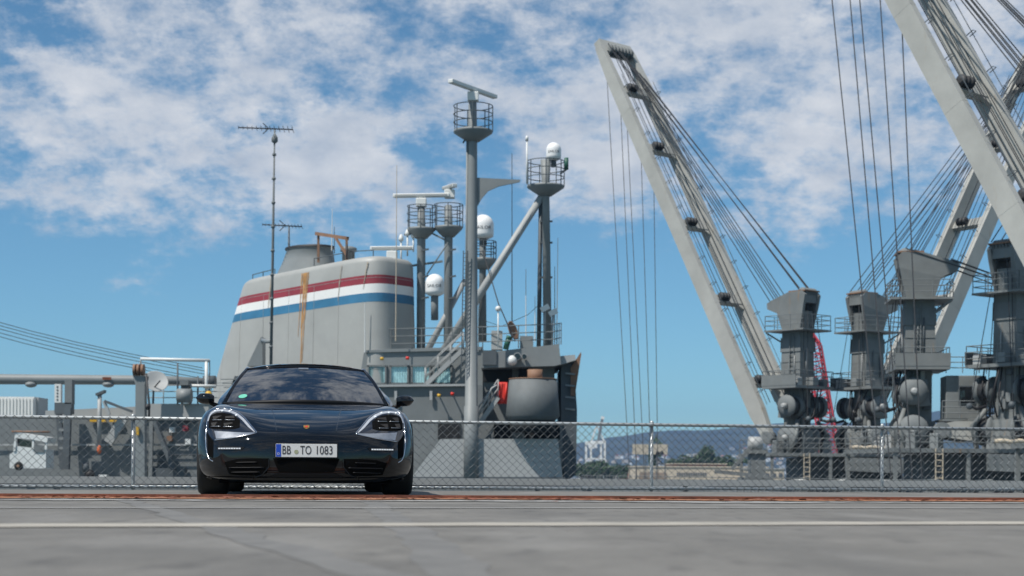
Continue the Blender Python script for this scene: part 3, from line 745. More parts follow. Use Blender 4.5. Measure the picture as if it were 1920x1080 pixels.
# rust run down the side, a ragged ribbon 12 mm proud
rnd = random.Random(11)
def fun_side(u_, z, off):
    t_ = (z - FB) / (FT - FB); L_ = -2.3 + 5.0 * t_ ** 1.15; R_ = 15.0 + 0.55 * (1 - t_); hw = 2.35 - 0.25 * t_
    ca = min(1, abs((u_ - (L_ + R_) / 2) / ((R_ - L_) / 2))) ** (1 / .30); w_ = hw * max(0, 1 - ca * ca) ** .25
    return Vector((A0.x, A0.y, z + 0.055 * (u_ - 14.4) * t_)) + ax * u_ + sd * (w_ + off)
for q_, (uo, wd, ln, m_) in enumerate(((-.10, .075, .74, 'rust_streak'), (-.02, .12, .26, 'rust_streak'), (.12, .07, .42, 'rust_streak'), (-.26, .05, .30, 'rust_streak'), (.30, .04, .22, 'rust_streak'), (3.1, .05, .16, 'rust_stain'), (-3.0, .06, .14, 'rust_stain'), (5.0, .05, .12, 'rust_stain'))):
    rs = MB(); aL, aR = [], []
    for i in range(30):
        f_ = i / 29; z = FT + 0.02 - (FT - FB) * ln * f_; w_ = wd * (1 - .75 * f_) * rnd.uniform(.7, 1.2)
        c = fun_side(9.3 + uo + rnd.uniform(-.015, .015) - 0.25 * f_, min(z, FT), 0.014 + .003 * q_); aL.append(c - ax * w_); aR.append(c + ax * w_)
    rs.add(aL + aR, [(i, i + 1, 30 + i + 1, 30 + i) for i in range(29)]); rs.build('rust_run', M[m_], fun)
# plate seams
sm = MB()
for f_ in (.12, .26, .40, .52, .93): sm.path([p + (p - (Vector((A0.x, A0.y, p.z)) + ax * 6.5)).normalized() * .004 for p in fun_ring(zs_at(f_), 0, 60)], .014, 4, closed=True)
for u_ in (1.5, 3.4, 5.6, 7.9, 10.1, 12.2): sm.path([fun_side(u_, zs_at(i / 14), .004) for i in range(2 if u_ > 1.6 else 1, 14) if -2.3 + 5 * (i / 14) ** 1.15 < u_ - .4], .012, 4)
sm.build('plate_seams', M['grey_funnel'], fun)
# uptake, its rim, vent, handrails and davit on top of the funnel
cu_ = Vector((A0.x, A0.y, FT - .1)) + ax * 7.4
up_ = loft([[cu_ + Vector((0, 0, z)) + ax * (r_ * 1.25 * math.cos(a) + sh0) + sd * r_ * .85 * math.sin(a) for a in [2 * math.pi * i / 28 for i in range(28)]] for z, r_, sh0 in ((0.1, 1.75, -.25), (0.9, 1.5, -.1), (1.55, 1.34, 0), (1.62, 1.42, 0), (1.70, 1.42, 0), (1.70, 1.3, 0), (1.2, 1.28, 0))]); up_.build('uptake', M['grey'], fun)
loft([[cu_ + Vector((0, 0, z)) + ax * (r_ * 1.25 * math.cos(a)) + sd * r_ * .85 * math.sin(a) for a in [2 * math.pi * i / 28 for i in range(28)]] for z, r_ in ((1.60, 1.44), (1.72, 1.44), (1.74, 1.36))]).build('uptake_rim', M['black'], fun)
MB().lathe([(.38, 0), (.38, .75), (.5, .8), (.5, 1.0), (.3, 1.08)], Vector((A0.x, A0.y, FT + .3)) + ax * 10.8, 14).build('vent', M['grey'], fun)
rail(MB(), [Vector((A0.x, A0.y, FT + .5 + .055 * (u_ - 14.4))) + ax * u_ + sd * w_ for u_, w_ in ((9.2, 1.3), (12.4, 1.2), (13.4, .5))], .45, 1, .03, 1.5).build('top_rail', M['grey_dark'], fun)
rail(MB(), [Vector((A0.x, A0.y, FT + .45 + .055 * (u_ - 14.4))) + ax * u_ + sd * w_ for u_, w_ in ((3.4, 1.1), (4.6, 1.3), (5.8, 1.4))], .3, 1, .03, 1.5).build('top_rail', M['grey_dark'], fun)
dv = MB(); q0, q1 = P(597, 492, 96), P(650, 490, 94); q0t, q1t = P(597, 440, 96), P(650, 448, 94)
dv.beam(q0, q0t, .14, .14); dv.beam(q1, q1t, .14, .14); dv.beam(P(593, 438, 96), P(652, 447, 94), .2, .2); dv.beam(P(630, 447, 94.6), P(650, 478, 94), .12, .12); dv.build('davit', M['brown'], fun)
MB().tube(P(650, 458, 93.9), P(650, 486, 93.9), .05, n=6).build('davit_wire', M['cable'], fun)
pole('flue_pipe', 547, 905, 690, 91.5, .05, .05, M['grey'], SHIP)
# louvre at the funnel foot, buttress
lv = MB(); ppoly(lv, [(413, 775), (440, 705), (490, 705), (490, 775)], 92.2, .3); lvo = lv.build('louvre', M['grey_dark'], SHIP)
for i in range(9): MB().beam(P(414 + (8 - i) * 3, 772 - i * 7.6, 92.1), P(490, 772 - i * 7.6, 92.1), .16, .05).build('louvre_blade', M['grey'], lvo)
ppoly(MB(), [(463, 686), (489, 632), (492, 632), (492, 686)], 91.5, 1.2).build('buttress', M['grey'], SHIP)

# ---- wheelhouse with its row of windows
ppoly(MB(), [(672, 725), (682, 662), (692, 655), (905, 650), (905, 725)], 92.3, 9).build('wheelhouse', M['grey'], SHIP)
ppoly(MB(), [(660, 725), (674, 662), (690, 640), (690, 725)], 92.8, 7).build('wheelhouse_corner', M['grey'], SHIP)
MB().beam(P(686, 659, 92.25), P(905, 654, 92.25), .16, .14).build('eyebrow', M['grey'], SHIP)
for x0, x1 in ((690, 723), (732, 765), (772, 806), (813, 846)):
    a, b_ = P(x0, 719, 92.2), P(x1, 686, 92.2); c = (a + b_) / 2; w_, h_ = b_.x - a.x, b_.z - a.z
    wn_ = MB()
    for sx, sz, ww, hh in ((0, .5, w_ + .16, .10), (0, -.5, w_ + .16, .10), (-.5, 0, .10, h_), (.5, 0, .10, h_)): wn_.box((c.x + sx * w_, 92.22, c.z + sz * h_), (ww, .16, hh))
    wo = wn_.build('window', M['grey_mid'], SHIP)
    MB().box((c.x, 92.20, c.z), (w_ - .06, .015, h_ - .06)).build('pane', M['pane'], wo)
    cb = MB(); nn = 14                                     # curtain folds behind the pane
    zz0, zz1 = c.z - h_ / 2, c.z + h_ / 2
    vs = []
    for i in range(nn + 1): vs += [(c.x - w_ / 2 + w_ * i / nn, 92.275 - (0.02 if i % 2 else 0), zz0), (c.x - w_ / 2 + w_ * i / nn, 92.275 - (0.02 if i % 2 else 0), zz1)]
    cb.add(vs, [(2 * i, 2 * i + 2, 2 * i + 3, 2 * i + 1) for i in range(nn)]); cb.build('curtain', M['curtain'], wo)
rail(MB(), [P(676, 660, 92.6), P(905, 655, 92.6), P(1040, 650, 91.5), P(1052, 646, 97)], 1.3, 3, .03, 2.0).build('roof_rail', M['grey_mid'], SHIP)
# deckhouse below, its openings solid boxes coloured dark for their shade
ppoly(MB(), [(640, 905), (640, 724), (905, 722), (905, 790), (1055, 790), (1055, 905)], 90.6, 12).build('deckhouse', M['grey_mid'], SHIP)
MB().beam(P(660, 724, 90.5), P(872, 722, 90.5), .3, .12).build('deck_edge', M['grey_light'], SHIP)
for x0, x1 in ((821, 862), (926, 958), (984, 1050)): pbox(MB(), x0, 791, x1, 823, 90.45, .3).build('opening_shade', M['dull_black'], SHIP)
# light lower block with raked end, nearer than the deckhouse
ppoly(MB(), [(764, 905), (826, 823), (1046, 823), (1056, 905)], 88.6, 1.6).build('lower_casing', M['grey_light'], SHIP)
MB().beam(P(762, 896, 88.4), P(1060, 896, 88.4), .12, .10).build('casing_foot', M['grey_dark'], SHIP)
# right-hand house: recess with its shade coloured onto dark boxes, slab, wing
pbox(MB(), 905, 672, 1040, 790, 92.4, 7).build('upper_house', M['grey_mid'], SHIP)
pbox(MB(), 905, 690, 960, 716, 92.2, .25).build('opening_shade', M['dull_black'], SHIP)
pbox(MB(), 972, 690, 1000, 716, 92.2, .25).build('opening_shade', M['dull_black'], SHIP)
ppoly(MB(), [(902, 662), (1048, 645), (1052, 683), (1040, 686), (902, 690)], 90.6, 8).build('roof_slab', M['grey'], SHIP)
pbox(MB(), 905, 657, 931, 684, 90.5, .1).build('dark_panel', M['grey_dark'], SHIP)
ppoly(MB(), [(1046, 668), (1078, 665), (1080, 675), (1050, 684)], 91, 5).build('wing_slab', M['grey_light'], SHIP)
ppoly(MB(), [(1052, 684), (1076, 676), (1082, 770), (1080, 890), (1058, 905), (1052, 800)], 92.0, 8).build('wing_side', M['grey_dark'], SHIP)  # dark grey holds the shade of this right-facing side
ppoly(MB(), [(1070, 690), (1089, 660), (1090, 664), (1078, 742), (1070, 742)], 91.8, .3).build('wing_board', M['brown'], SHIP)
for y in (700, 722, 744, 766): MB().beam(P(1060, y, 91.7), P(1078, y + 2, 91.7), .1, .1).build('wing_bracket', M['grey'], SHIP)
# conical tub with a dark rim
ct_ = P(999, 780, 88.5); ht = P(999, 712, 88.5).z - ct_.z
tb = MB().lathe([(1.2, -.3), (1.50, 0), (1.32, ht), (1.22, ht), (1.22, ht - .4)], ct_, 36).build('tub', M['tub_grey'], SHIP)
MB().lathe([(1.34, ht), (1.34, ht + .05), (1.2, ht + .05)], ct_, 36).build('tub_rim', M['brown'], tb)
MB().lathe([(1.25, -.9), (1.25, -.28)], ct_, 24).build('tub_base', M['dull_black'], tb)
MB().tube(P(1003, 716, 88.5), P(1003, 693, 88.5), .42, n=16).build('tub_post', M['brown'], tb)
# floodlights, speakers, small fittings
for x, y, r_ in ((970, 668, .22), (983, 668, .16)): MB().lathe([(r_, 0), (r_ * .95, .35), (r_ * .5, .5)], P(x, y, 90.0), 14, axis=(0, 1, 0)).build('floodlight', M['grey_light'], SHIP); MB().lathe([(r_ * .8, 0), (r_ * .8, .02)], P(x, y, 89.97), 14, axis=(0, 1, 0)).build('floodlight_glass', M['glass_dark'], SHIP)
MB().ball(P(960, 676, 90.1), .3, 12).build('lamp_globe', M['white'], SHIP)
for x, y, m_ in ((823, 741, 'yellow'), (848, 738, 'red'), (764, 671, 'red'), (716, 672, 'yellow')):
    MB().tube(P(x - 3, y, 90.0), P(x + 3, y + 1, 90.0), .09, n=10).build('wall_lamp', M[m_], SHIP); MB().tube(P(x, y, 90.0), P(x, y, 90.65), .04, n=6).build('lamp_arm', M['grey_dark'], SHIP)
for x in (742, 808): MB().beam(P(x, 733, 90.4), P(x, 750, 90.4), .15, .12, up=(0, 1, 0)).build('fender_bar', M['grey_light'], SHIP)
rl = MB().box((0, 0, 0), (.62, .5, 1.2)); ro = rl.build('red_locker', M['red'], SHIP, .08); ro.location = P(942, 737, 89.6)
for dx in (-.16, .14): MB().tube((dx, -.27, -.55), (dx + .1, -.27, .55), .05, n=6).build('locker_fold', M['red'], ro)
# stairs
def stairs(x0, y0, x1, y1, Y, wd=.8, name='stairs'):
    a, b_ = P(x0, y0, Y), P(x1, y1, Y); s_ = MB()
    for dy in (0, wd):
        s_.beam(a + Vector((0, dy, 0)), b_ + Vector((0, dy, 0)), .06, .25); s_.tube(a + Vector((0, dy, 1.0)), b_ + Vector((0, dy, 1.0)), .035, n=6); s_.tube(a + Vector((0, dy, .5)), b_ + Vector((0, dy, .5)), .03, n=6)
        for i in range(4): p = a.lerp(b_, i / 3) + Vector((0, dy, 0)); s_.tube(p, p + Vector((0, 0, 1.0)), .035, n=6)
    o = s_.build(name, M['grey_light'], SHIP)
    nst = 11
    for i in range(1, nst): p = a.lerp(b_, i / nst); MB().box(p + Vector((0, wd / 2, 0)), (.24, wd, .04)).build('tread', M['grey_mid'], o)
stairs(797, 722, 868, 655, 91.0); stairs(878, 823, 934, 745, 89.2)
MB().path([P(890, 790, 89.0), P(912, 748, 89.0), P(922, 728, 89.0), P(932, 722, 89.0)], .05, 8).build('handrail', M['grey_light'], SHIP)

# ---- main mast
mm = MB(); a, b_ = P(883, 905, 88.5), P(886, 255, 88.5)
mm.path([a, a.lerp(b_, .22), a.lerp(b_, .221), a.lerp(b_, .62), b_, P(886, 180, 88.5)], [.41, .40, .35, .31, .26, .22], 24); mast = mm.build('main_mast', M['grey'], SHIP)
basket(P(887, 247, 88.5), 1.08, 1.35, mast)
scanner(P(887, 190, 88.5), (-.62, -.95, 0), 4.4, mast)
g0 = [P(893, 333, 88.5), P(976, 337, 88.5), P(974, 341, 88.5), P(935, 349, 88.5), P(915, 358, 88.5), P(903, 372, 88.5), P(893, 390, 88.5)]
MB().prism(g0, (0, .16, 0)).build('gaff_bracket', M['grey'], mast)
MB().tube(P(873, 640, 88.4), P(876, 262, 88.4), .06, n=8).build('mast_pipe', M['grey'], mast)
MB().tube(P(868, 268, 88.3), P(884, 245, 88.3), .05, n=6).build('mast_brace', M['grey_dark'], mast)
ld = MB(); x0 = 867
for dx in (0, 8): ld.tube(P(x0 + dx - 2, 690, 88.0), P(x0 + dx + 2, 470, 88.0), .03, n=5)
for i in range(30): y = 690 - i * 7.4; ld.tube(P(x0 - 2 + i * .12, y, 88.0), P(x0 + 6 + i * .12, y, 88.0), .02, n=4)
ld.build('mast_ladder', M['grey_dark'], mast)
# ---- twin radar masts behind it
for px, top, bx, sc, ln, dr in ((790, 428, 36, 0, 3.4, (1, -.12, 0)), (841, 425, 40, 1, 1.3, (.5, -.85, 0))):
    p_ = MB().path([P(px - 2, 905, 95), P(px, top, 95), P(px, 385, 95)], [.27, .25, .20], 18).build('radar_mast', M['grey'], SHIP)
    basket(P(px, top + 2, 95), .84, 1.3, p_, M['grey_dark'])
    scanner(P(px, 388, 95) if sc == 0 else P(px + 2, 372, 95), dr, ln, p_)
    for y in (470, 520, 560): MB().beam(P(px, y, 94.6), P(px + 14, y - 3, 94.6), .10, .10).build('mast_step', M['grey_dark'], p_)
xb = MB(); xb.beam(P(760, 500, 95), P(830, 490, 95), .12, .12); xb.beam(P(795, 430, 94.8), P(845, 455, 94.8), .1, .1); xb.beam(P(758, 440, 95), P(795, 436, 95), .1, .1); xb.tube(P(840, 455, 94.5), P(800, 515, 94.5), .04, n=6); xb.build('mast_crossbar', M['grey_mid'], SHIP)
for px, y0, y1, Y in ((764, 480, 442, 95), (775, 472, 446, 95), (752, 500, 452, 95)): MB().tube(P(px, y0, Y), P(px, y1, Y), .05, n=6).lathe([(.12, 0), (.16, .15), (.05, .4)], P(px, y1, Y), 10).build('mast_lamp', M['white'], SHIP)
stand = MB().tube(P(815, 600, 93), P(815, 552, 93), .22, n=12).build('dome_stand', M['grey_mid'], SHIP); radome(P(815, 551, 93), .55, stand, 'SAILOR')
stand = MB().path([P(905, 640, 94), P(905, 490, 94), P(905, 446, 94)], [.24, .2, .2], 12).build('dome_stand', M['grey_mid'], SHIP); radome(P(906, 444, 94), .62, stand, 'SAILOR')
basket(P(907, 487, 94), .72, 1.0, stand)
scanner(P(735, 487, 94.5), (1, -.1, 0), 2.6, SHIP)
# slanting white braces
for x0, y0, x1, y1, Y0, Y1, r_ in ((1030, 346, 826, 668, 93, 93.5, .26), (872, 525, 800, 660, 95.5, 94.5, .2), (880, 590, 826, 665, 95, 94.5, .24)):
    MB().path([P(x0, y0, Y0), P(x1, y1, Y1)], [r_ * .8, r_], 14).build('mast_strut', M['grey_light'], SHIP)
# ---- right mast with dome
rm_ = MB().path([P(1027, 660, 93), P(1023, 350, 93), P(1023, 300, 93)], [.25, .22, .3], 14).build('signal_mast', M['grey'], SHIP)
MB().path([P(1010, 660, 93.2), P(1014, 360, 93.2)], [.13, .12], 10).build('mast_pipe', M['grey_dark'], rm_)
basket(P(1023, 350, 93), 1.08, 1.4, rm_, M['grey_dark']); radome(P(1038, 297, 93), .44, rm_, 'SAILOR')
MB().tube(P(1062, 318, 92.5), P(1062, 296, 92.5), .12, n=10).build('signal_lamp', M['green'], rm_)
MB().tube(P(1050, 326, 92.5), P(1062, 318, 92.5), .05, n=6).build('lamp_arm', M['grey_dark'], rm_)
MB().tube(P(988, 345, 92.5), P(988, 262, 92.5), .05, n=6).lathe([(.09, 0), (.09, .2), (.03, .3)], P(988, 264, 92.5), 8).build('rod_antenna', M['white'], rm_)
for y in (415, 455, 520): MB().beam(P(1012, y, 93), P(1036, y, 93), .1, .1).build('mast_step', M['grey_dark'], rm_)
for px, y0, y1, Y, m_, p1 in ((742, 640, 310, 91.5, 'beige', 744), (960, 640, 288, 94, 'cable', 960), (986, 640, 505, 94, 'white', 986), (1003, 640, 555, 93, 'white', 1003), (1044, 640, 446, 94, 'white', 1046), (1040, 640, 500, 94, 'grey', 1040), (684, 660, 568, 92, 'white', 684), (622, 470, 392, 97, 'white', 623), (627, 475, 425, 97, 'grey_dark', 627), (897, 660, 560, 92, 'grey', 897)): whip(px, y0, y1, Y, .035, m_, p1)
# fittings on the bridge roof
MB().tube(P(934, 652, 91.2), P(934, 585, 91.2), .04, n=6).ball(P(934, 579, 91.2), .17, 10).build('camera_ball', M['white'], SHIP)
sl_ = MB().lathe([(.10, 0), (.55, .18), (.58, .24), (.5, .22), (.1, .08)], P(956, 622, 92.5), 20, axis=(.8, -.4, .3)).build('tilted_dish', M['brown'], SHIP); MB().tube(P(948, 655, 92.5), P(955, 630, 92.5), .16, n=10).build('dish_foot', M['green'], sl_)
for x, y, ang in ((1022, 578, .5), (1037, 586, .5)):
    MB().box(P(x, y, 92), (.5, .4, .3), m=Matrix.Rotation(-ang, 3, 'Y')).build('floodlight', M['white'], SHIP); MB().tube(P(x, y + 4, 92), P(x - 2, 650, 92), .06, n=6).build('floodlight_post', M['grey_light'], SHIP)
bx_ = MB(); pbox(bx_, 921, 620, 942, 655, 92.5, 1).build('roof_box', M['grey_light'], SHIP); pbox(MB(), 975, 630, 1000, 652, 93, 1).build('roof_box', M['grey'], SHIP)
MB().path([P(905, 470, 93), P(935, 570, 92), P(966, 640, 91.6)], .035, 5).build('stay_wire', M['cable'], SHIP)
MB().path([P(905, 600, 93), P(940, 612, 93), P(990, 590, 93), P(1012, 570, 93)], .02, 4).build('stay_wire', M['cable'], SHIP)
# ---- television aerials on tall poles
for nm, px, y0, y1, Y, r_, bx0, bx1, by in (('tall', 508, 690, 243, 86, .085, 447, 549, 241), ('short', 541, 560, 424, 98, .10, 492, 566, 423)):
    px1 = px + (7 if nm == 'tall' else 1)
    ap = MB().path([P(px, y0, Y), P(px + (px1 - px) * .6, y0 + (y1 - y0) * .6, Y), P(px1, y1, Y)], [r_, r_ * .8, r_ * .45], 10)
    if nm == 'tall':
        for i in range(9): ap.lathe([(r_ * 1.25, -.06), (r_ * 1.25, .06)], P(px + 7 * i / 9, y0 - 40 - i * 45, Y), 10)
        ap.lathe([(.06, 0), (.17, .1), (.17, .3), (.06, .5)], P(px1, y1 + 26, Y), 10)
    ao = ap.build('aerial_pole', M['grey_mid'] if nm == 'tall' else M['grey_dark'], SHIP)
    ya = MB(); ya.tube(P(bx0, by - 2, Y - .6), P(bx1, by + 2, Y + .3), .035, n=6)
    for i in range(13):
        t_ = i / 12; c = P(bx0, by - 2, Y - .6).lerp(P(bx1, by + 2, Y + .3), t_); hl_ = .28 + .5 * t_
        ya.tube(c + Vector((.05, -hl_, .02)), c + Vector((-.05, hl_, -.02)), .018, n=4)
    for sg in (1, -1): ya.tube(P((bx0 + bx1) / 2 + 6, by, Y), P((bx0 + bx1) / 2 - 5, by - 10 * sg, Y), .025, n=5)
    ya.build('yagi_aerial', M['black'], ao)
MB().path([P(508, 640, 86.2), P(500, 640, 88), P(492, 638, 91.5)], .12, 8).build('pole_bracket', M['grey'], SHIP)
# ================================================================ gear on the ship's deck at the left
ppoly(MB(), [(-500, 905), (-500, 786), (420, 782), (420, 905)], 91.5, 8).build('deck_casing', M['grey_mid'], SHIP)
ppoly(MB(), [(85, 784), (85, 770), (262, 762), (262, 784)], 91.8, 6).build('pipe_deck', M['grey_light'], SHIP)
ppoly(MB(), [(262, 785), (262, 757), (430, 757), (430, 785)], 91.2, 6).build('pale_deckhouse', M['grey_light'], SHIP)
rail(MB(), [P(262, 757, 91.3), P(440, 757, 91.3)], 1.05, 3, .03, 1.4).build('guard_rail', M['grey_light'], SHIP)
MB().beam(P(-500, 834, 91.3), P(420, 834, 91.3), .08, .10).build('casing_rib', M['grey_light'], SHIP)
for y in (852, 866): MB().beam(P(265, y, 91.35), P(372, y, 91.35), .06, .06).build('casing_rib', M['grey_dark'], SHIP)
pbox(MB(), 270, 878, 346, 895, 90.6, .8).build('deck_trunk', M['grey_dark'], SHIP)
MB().beam(P(290, 790, 90.8), P(326, 880, 90.4), .25, .25).build('strut', M['grey_dark'], SHIP)
MB().beam(P(284, 790, 90.8), P(282, 895, 90.5), .22, .22, up=(0, 1, 0)).build('strut', M['grey_mid'], SHIP)
MB().beam(P(203, 830, 90.9), P(236, 778, 90.9), .5, .3, up=(0, 1, 0)).build('strut', M['grey_light'], SHIP)
for y0 in (800, 812, 822): MB().beam(P(270, y0 + 4, 90.9), P(288, y0 + 4, 90.9), .08, .3).build('rung', M['grey_dark'], SHIP)
MB().path([P(332 + i * 5, 792 - 5 * math.sin(i / 7 * math.pi), 91.2) for i in range(8)], .07, 6).build('pipe_bend', M['grey_dark'], SHIP)
for x, y, m_ in ((322, 806, 'white'), (347, 803, 'red_band'), (317, 822, 'brown'), (352, 828, 'white')): pbox(MB(), x - 5, y - 5, x + 5, y + 5, 91.1, .35).build('wall_box', M[m_], SHIP)
for x0, x1 in ((168, 198), (205, 226)): pbox(MB(), x0, 784, x1, 791, 91.2, .2).build('yellow_strip', M['yellow'], SHIP)
pbox(MB(), 248, 876, 268, 887, 90.2, .5).build('green_box', M['green'], SHIP)
pbox(MB(), 185, 890, 200, 897, 90.3, .5).build('white_box', M['white'], SHIP)
MB().lathe([(.28, -.18), (.34, 0), (.28, .18)], P(160, 877, 90.2), 14, axis=(1, .4, 0)).build('hose_reel', M['grey_dark'], SHIP); MB().ball(P(168, 890, 90.2), .3, 10).build('ventilator', M['black'], SHIP)
pbox(MB(), 258, 855, 271, 877, 90.3, .4).build('pale_box', M['grey_light'], SHIP)
# boom crutch: two dark posts with a cap, white slotted post
cr_ = thing('boom_crutch', 'dark grey steel crutch standing under the long horizontal boom', 'crutch')
k_ = MB(); k_.beam(P(124, 880, 89.5), P(128, 765, 89.5), .35, .35, up=(0, 1, 0)); k_.beam(P(118, 880, 90.5), P(110, 770, 90.5), .3, .3, up=(0, 1, 0)); k_.build('post', M['grey_dark'], cr_)
pbox(MB(), 102, 755, 134, 776, 89.5, .6).build('cap', M['grey_dark'], cr_); pbox(MB(), 121, 712, 135, 757, 89.5, .6).build('upright', M['grey_mid'], cr_)
for y in (790, 806, 822, 840): MB().beam(P(112, y, 89.9), P(128, y, 89.5), .1, .14).build('rung', M['grey_mid'], cr_)
sp = thing('slotted_post', 'white slotted steel post standing beside the boom crutch', 'post')
pbox(MB(), 102, 720, 114, 758, 90.2, .35).build('upright', M['white'], sp)
for i in range(5): pbox(MB(), 106, 724 + i * 6, 109, 727 + i * 6, 90.18, .02).build('slot', M['grey_dark'], sp)
# T-headed post with an orange lifebuoy light
tp = thing('t_headed_post', 'thin grey post with flat head and orange marker hanging on it', 'post')
MB().tube(P(186, 832, 90.0), P(187, 738, 90.0), .12, n=10).build('upright', M['grey_light'], tp); ppoly(MB(), [(178, 738), (195, 731), (195, 736), (180, 742)], 89.8, .5).build('head', M['grey_dark'], tp)
MB().ball(P(186, 843, 89.8), .13, 10, 2.0).build('marker', M['orange'], tp)
MB().beam(P(195, 752, 90), P(205, 778, 90), .16, .16).build('brace', M['grey_light'], tp); MB().beam(P(196, 752, 89.9), P(248, 772, 89.9), .14, .14).build('stay', M['grey_dark'], tp)
# long boom lying across, with its cables
bo = thing('cargo_boom', 'long grey cargo boom lying horizontally over the ship deck', 'boom')
MB().path([P(-420, 703, 92), P(0, 711, 92), P(300, 713, 92), P(396, 716, 92)], [.32, .30, .27, .20], 16).build('spar', M['grey'], bo)
MB().lathe([(.36, -.35), (.36, .35)], P(393, 716, 92), 12, axis=(1, 0, 0)).build('end_fitting', M['grey_dark'], bo)
for x in (58, 203): MB().ball(P(x, 721, 91.9), .35, 12, .5).build('underside_lug', M['grey'], bo)
pbox(MB(), 192, 707, 208, 712, 91.6, .06).build('rust_patch', M['rust'], bo)
for y0, y1, xe in ((586, 690, 380), (593, 696, 386), (600, 703, 392), (612, 708, 345), (606, 712, 392)):
    pts = []
    for i in range(9): t_ = i / 8; pts.append(P(-260 + (xe + 260) * t_, (y0 - 62) + (y1 - y0 + 62) * t_ + 14 * math.sin(math.pi * t_), 92 + (i % 2) * .05))
    MB().path(pts, .020, 5).build('cable', M['cable'], bo)
# king post with sheaves
kp = thing('king_post', 'grey king post topped by cable sheaves in front of the boom', 'post')
ppoly(MB(), [(253, 905), (254, 722), (249, 705), (275, 705), (271, 722), (271, 905)], 88.5, .6).build('post', M['grey'], kp)
for x in (253, 260, 268): MB().lathe([(.30, -.07), (.36, -.06), (.28, 0), (.36, .06), (.30, .07)], P(x, 694, 88.6), 18, axis=(1, 0, 0)).build('sheave', M['brown'], kp)
MB().path([P(274, 700, 88.4), P(280, 760, 88.4), P(279, 790, 88.4)], .06, 6).build('fall_wire', M['cable'], kp); MB().ball(P(277, 763, 88.3), .17, 8).build('hook', M['black'], kp)
pbox(MB(), 255, 800, 260, 816, 88.3, .15).build('yellow_tag', M['yellow'], kp)
# pipe portal, dish, gear
pf = thing('pipe_portal', 'white pipe frame standing over the railed deckhouse', 'frame')
pm = MB(); pm.path([P(264, 690, 91), P(264, 673, 91), P(393, 676, 91)], .10, 8); pm.tube(P(387, 676, 91), P(387, 757, 91), .09, n=8); pm.build('pipes', M['white'], pf); MB().tube(P(393, 676, 91), P(393, 757, 91), .03, n=5).build('wire', M['cable'], pf)
sd_ = thing('satellite_dish', 'grey satellite dish on a thin stand between post and portal', 'dish')
MB().lathe([(.02, -.10), (.35, -.05), (.62, .06), (.70, .14), (.66, .13), (.3, .0), (.02, -.04)], P(292, 717, 90.6), 22, axis=(.30, -.80, .52)).build('reflector', M['grey_light'], sd_)
MB().tube(P(287, 757, 90.8), P(288, 722, 90.8), .06, n=8).build('stand', M['grey_dark'], sd_); MB().tube(P(288, 728, 90.5), P(300, 714, 89.9), .04, n=6).build('feed_arm', M['black'], sd_)
wi = thing('deck_winch', 'small dark winch tower on the pale deckhouse by the portal', 'winch')
pbox(MB(), 339, 713, 353, 757, 90.5, 1).build('column', M['grey_dark'], wi); pbox(MB(), 337, 713, 353, 722, 90.3, 1.3).build('head', M['grey_mid'], wi)
MB().lathe([(.4, -.4), (.4, .4)], P(346, 742, 90.3), 16, axis=(1, 0, 0)).build('drum', M['grey'], wi); pbox(MB(), 343, 745, 352, 757, 90.2, .4).build('motor', M['white'], wi)
for x, y1 in ((333, 682), (371, 705), (392, 725)): MB().tube(P(x, 757, 91), P(x, y1, 91), .05, n=6).build('stanchion', M['grey_dark'], SHIP)
MB().path([P(345, 723, 90.8), P(405, 724, 90.8)], .09, 8).build('deck_pipe', M['white'], SHIP)
MB().ball(P(391, 740, 90.5), .22, 10).build('yellow_cap', M['yellow'], SHIP)
# white container with ribs
co = thing('shipping_container', 'white ribbed shipping container standing on the ship deck', 'container')
a, b_ = P(-150, 786, 97), P(64, 744, 97)
MB().box(((a.x + b_.x) / 2, 98.2, (a.z + b_.z) / 2), (b_.x - a.x, 2.4, b_.z - a.z)).build('box', M['white'], co)
for i in range(34): x = a.x + (b_.x - a.x) * (i + .5) / 34; MB().box((x, 96.97, (a.z + b_.z) / 2), (.10, .06, b_.z - a.z - .2)).build('rib', M['white'], co)
pbox(MB(), 64, 745, 72, 786, 97.4, 2).build('door_end', M['grey_light'], co)
# white deck tractor behind the mesh
tr = thing('deck_tractor', 'worn white deck tractor with open cab behind the chain link fence', 'tractor')
ppoly(MB(), [(18, 878), (18, 852), (27, 846), (30, 836), (86, 843), (86, 878)], 86.5, 1.5).build('body', M['white'], tr)
cb_ = MB()
for x0, y0, x1, y1 in ((27, 846, 31, 812), (86, 843, 88, 820), (62, 842, 63, 818)): cb_.beam(P(x0, y0, 86.5), P(x1, y1, 86.5), .12, .12, up=(0, 1, 0)); cb_.beam(P(x0, y0, 87.9), P(x1, y1, 87.9), .12, .12, up=(0, 1, 0))
cb_.build('cab_frame', M['white'], tr)
ppoly(MB(), [(28, 821), (31, 811), (90, 820), (88, 830), (70, 826), (60, 824)], 86.4, 1.6).build('cab_roof', M['white'], tr)
ppoly(MB(), [(33, 836), (33, 822), (60, 828), (62, 842)], 86.7, .05).build('windscreen', M['glass_dark'], tr)
ppoly(MB(), [(64, 848), (63, 832), (84, 836), (82, 848)], 86.45, .05).build('side_window', M['grey_mid'], tr)
for x in (35,):
    w_ = empty('wheel'); w_.parent = tr; w_.location = P(x, 874, 86.5)
    MB().lathe([(.12, -.14), (.21, -.13), (.24, 0), (.21, .13), (.12, .14)], (0, 0, 0), 18, axis=(0, 1, 0)).build('tyre', M['tyre'], w_); MB().lathe([(.12, -.13), (.05, -.15)], (0, 0, 0), 14, axis=(0, 1, 0)).build('rim', M['brown'], w_)
MB().tube(P(22, 809, 86.4), P(94, 810, 86.4), .05, n=6).build('light_bar', M['brown'], tr)
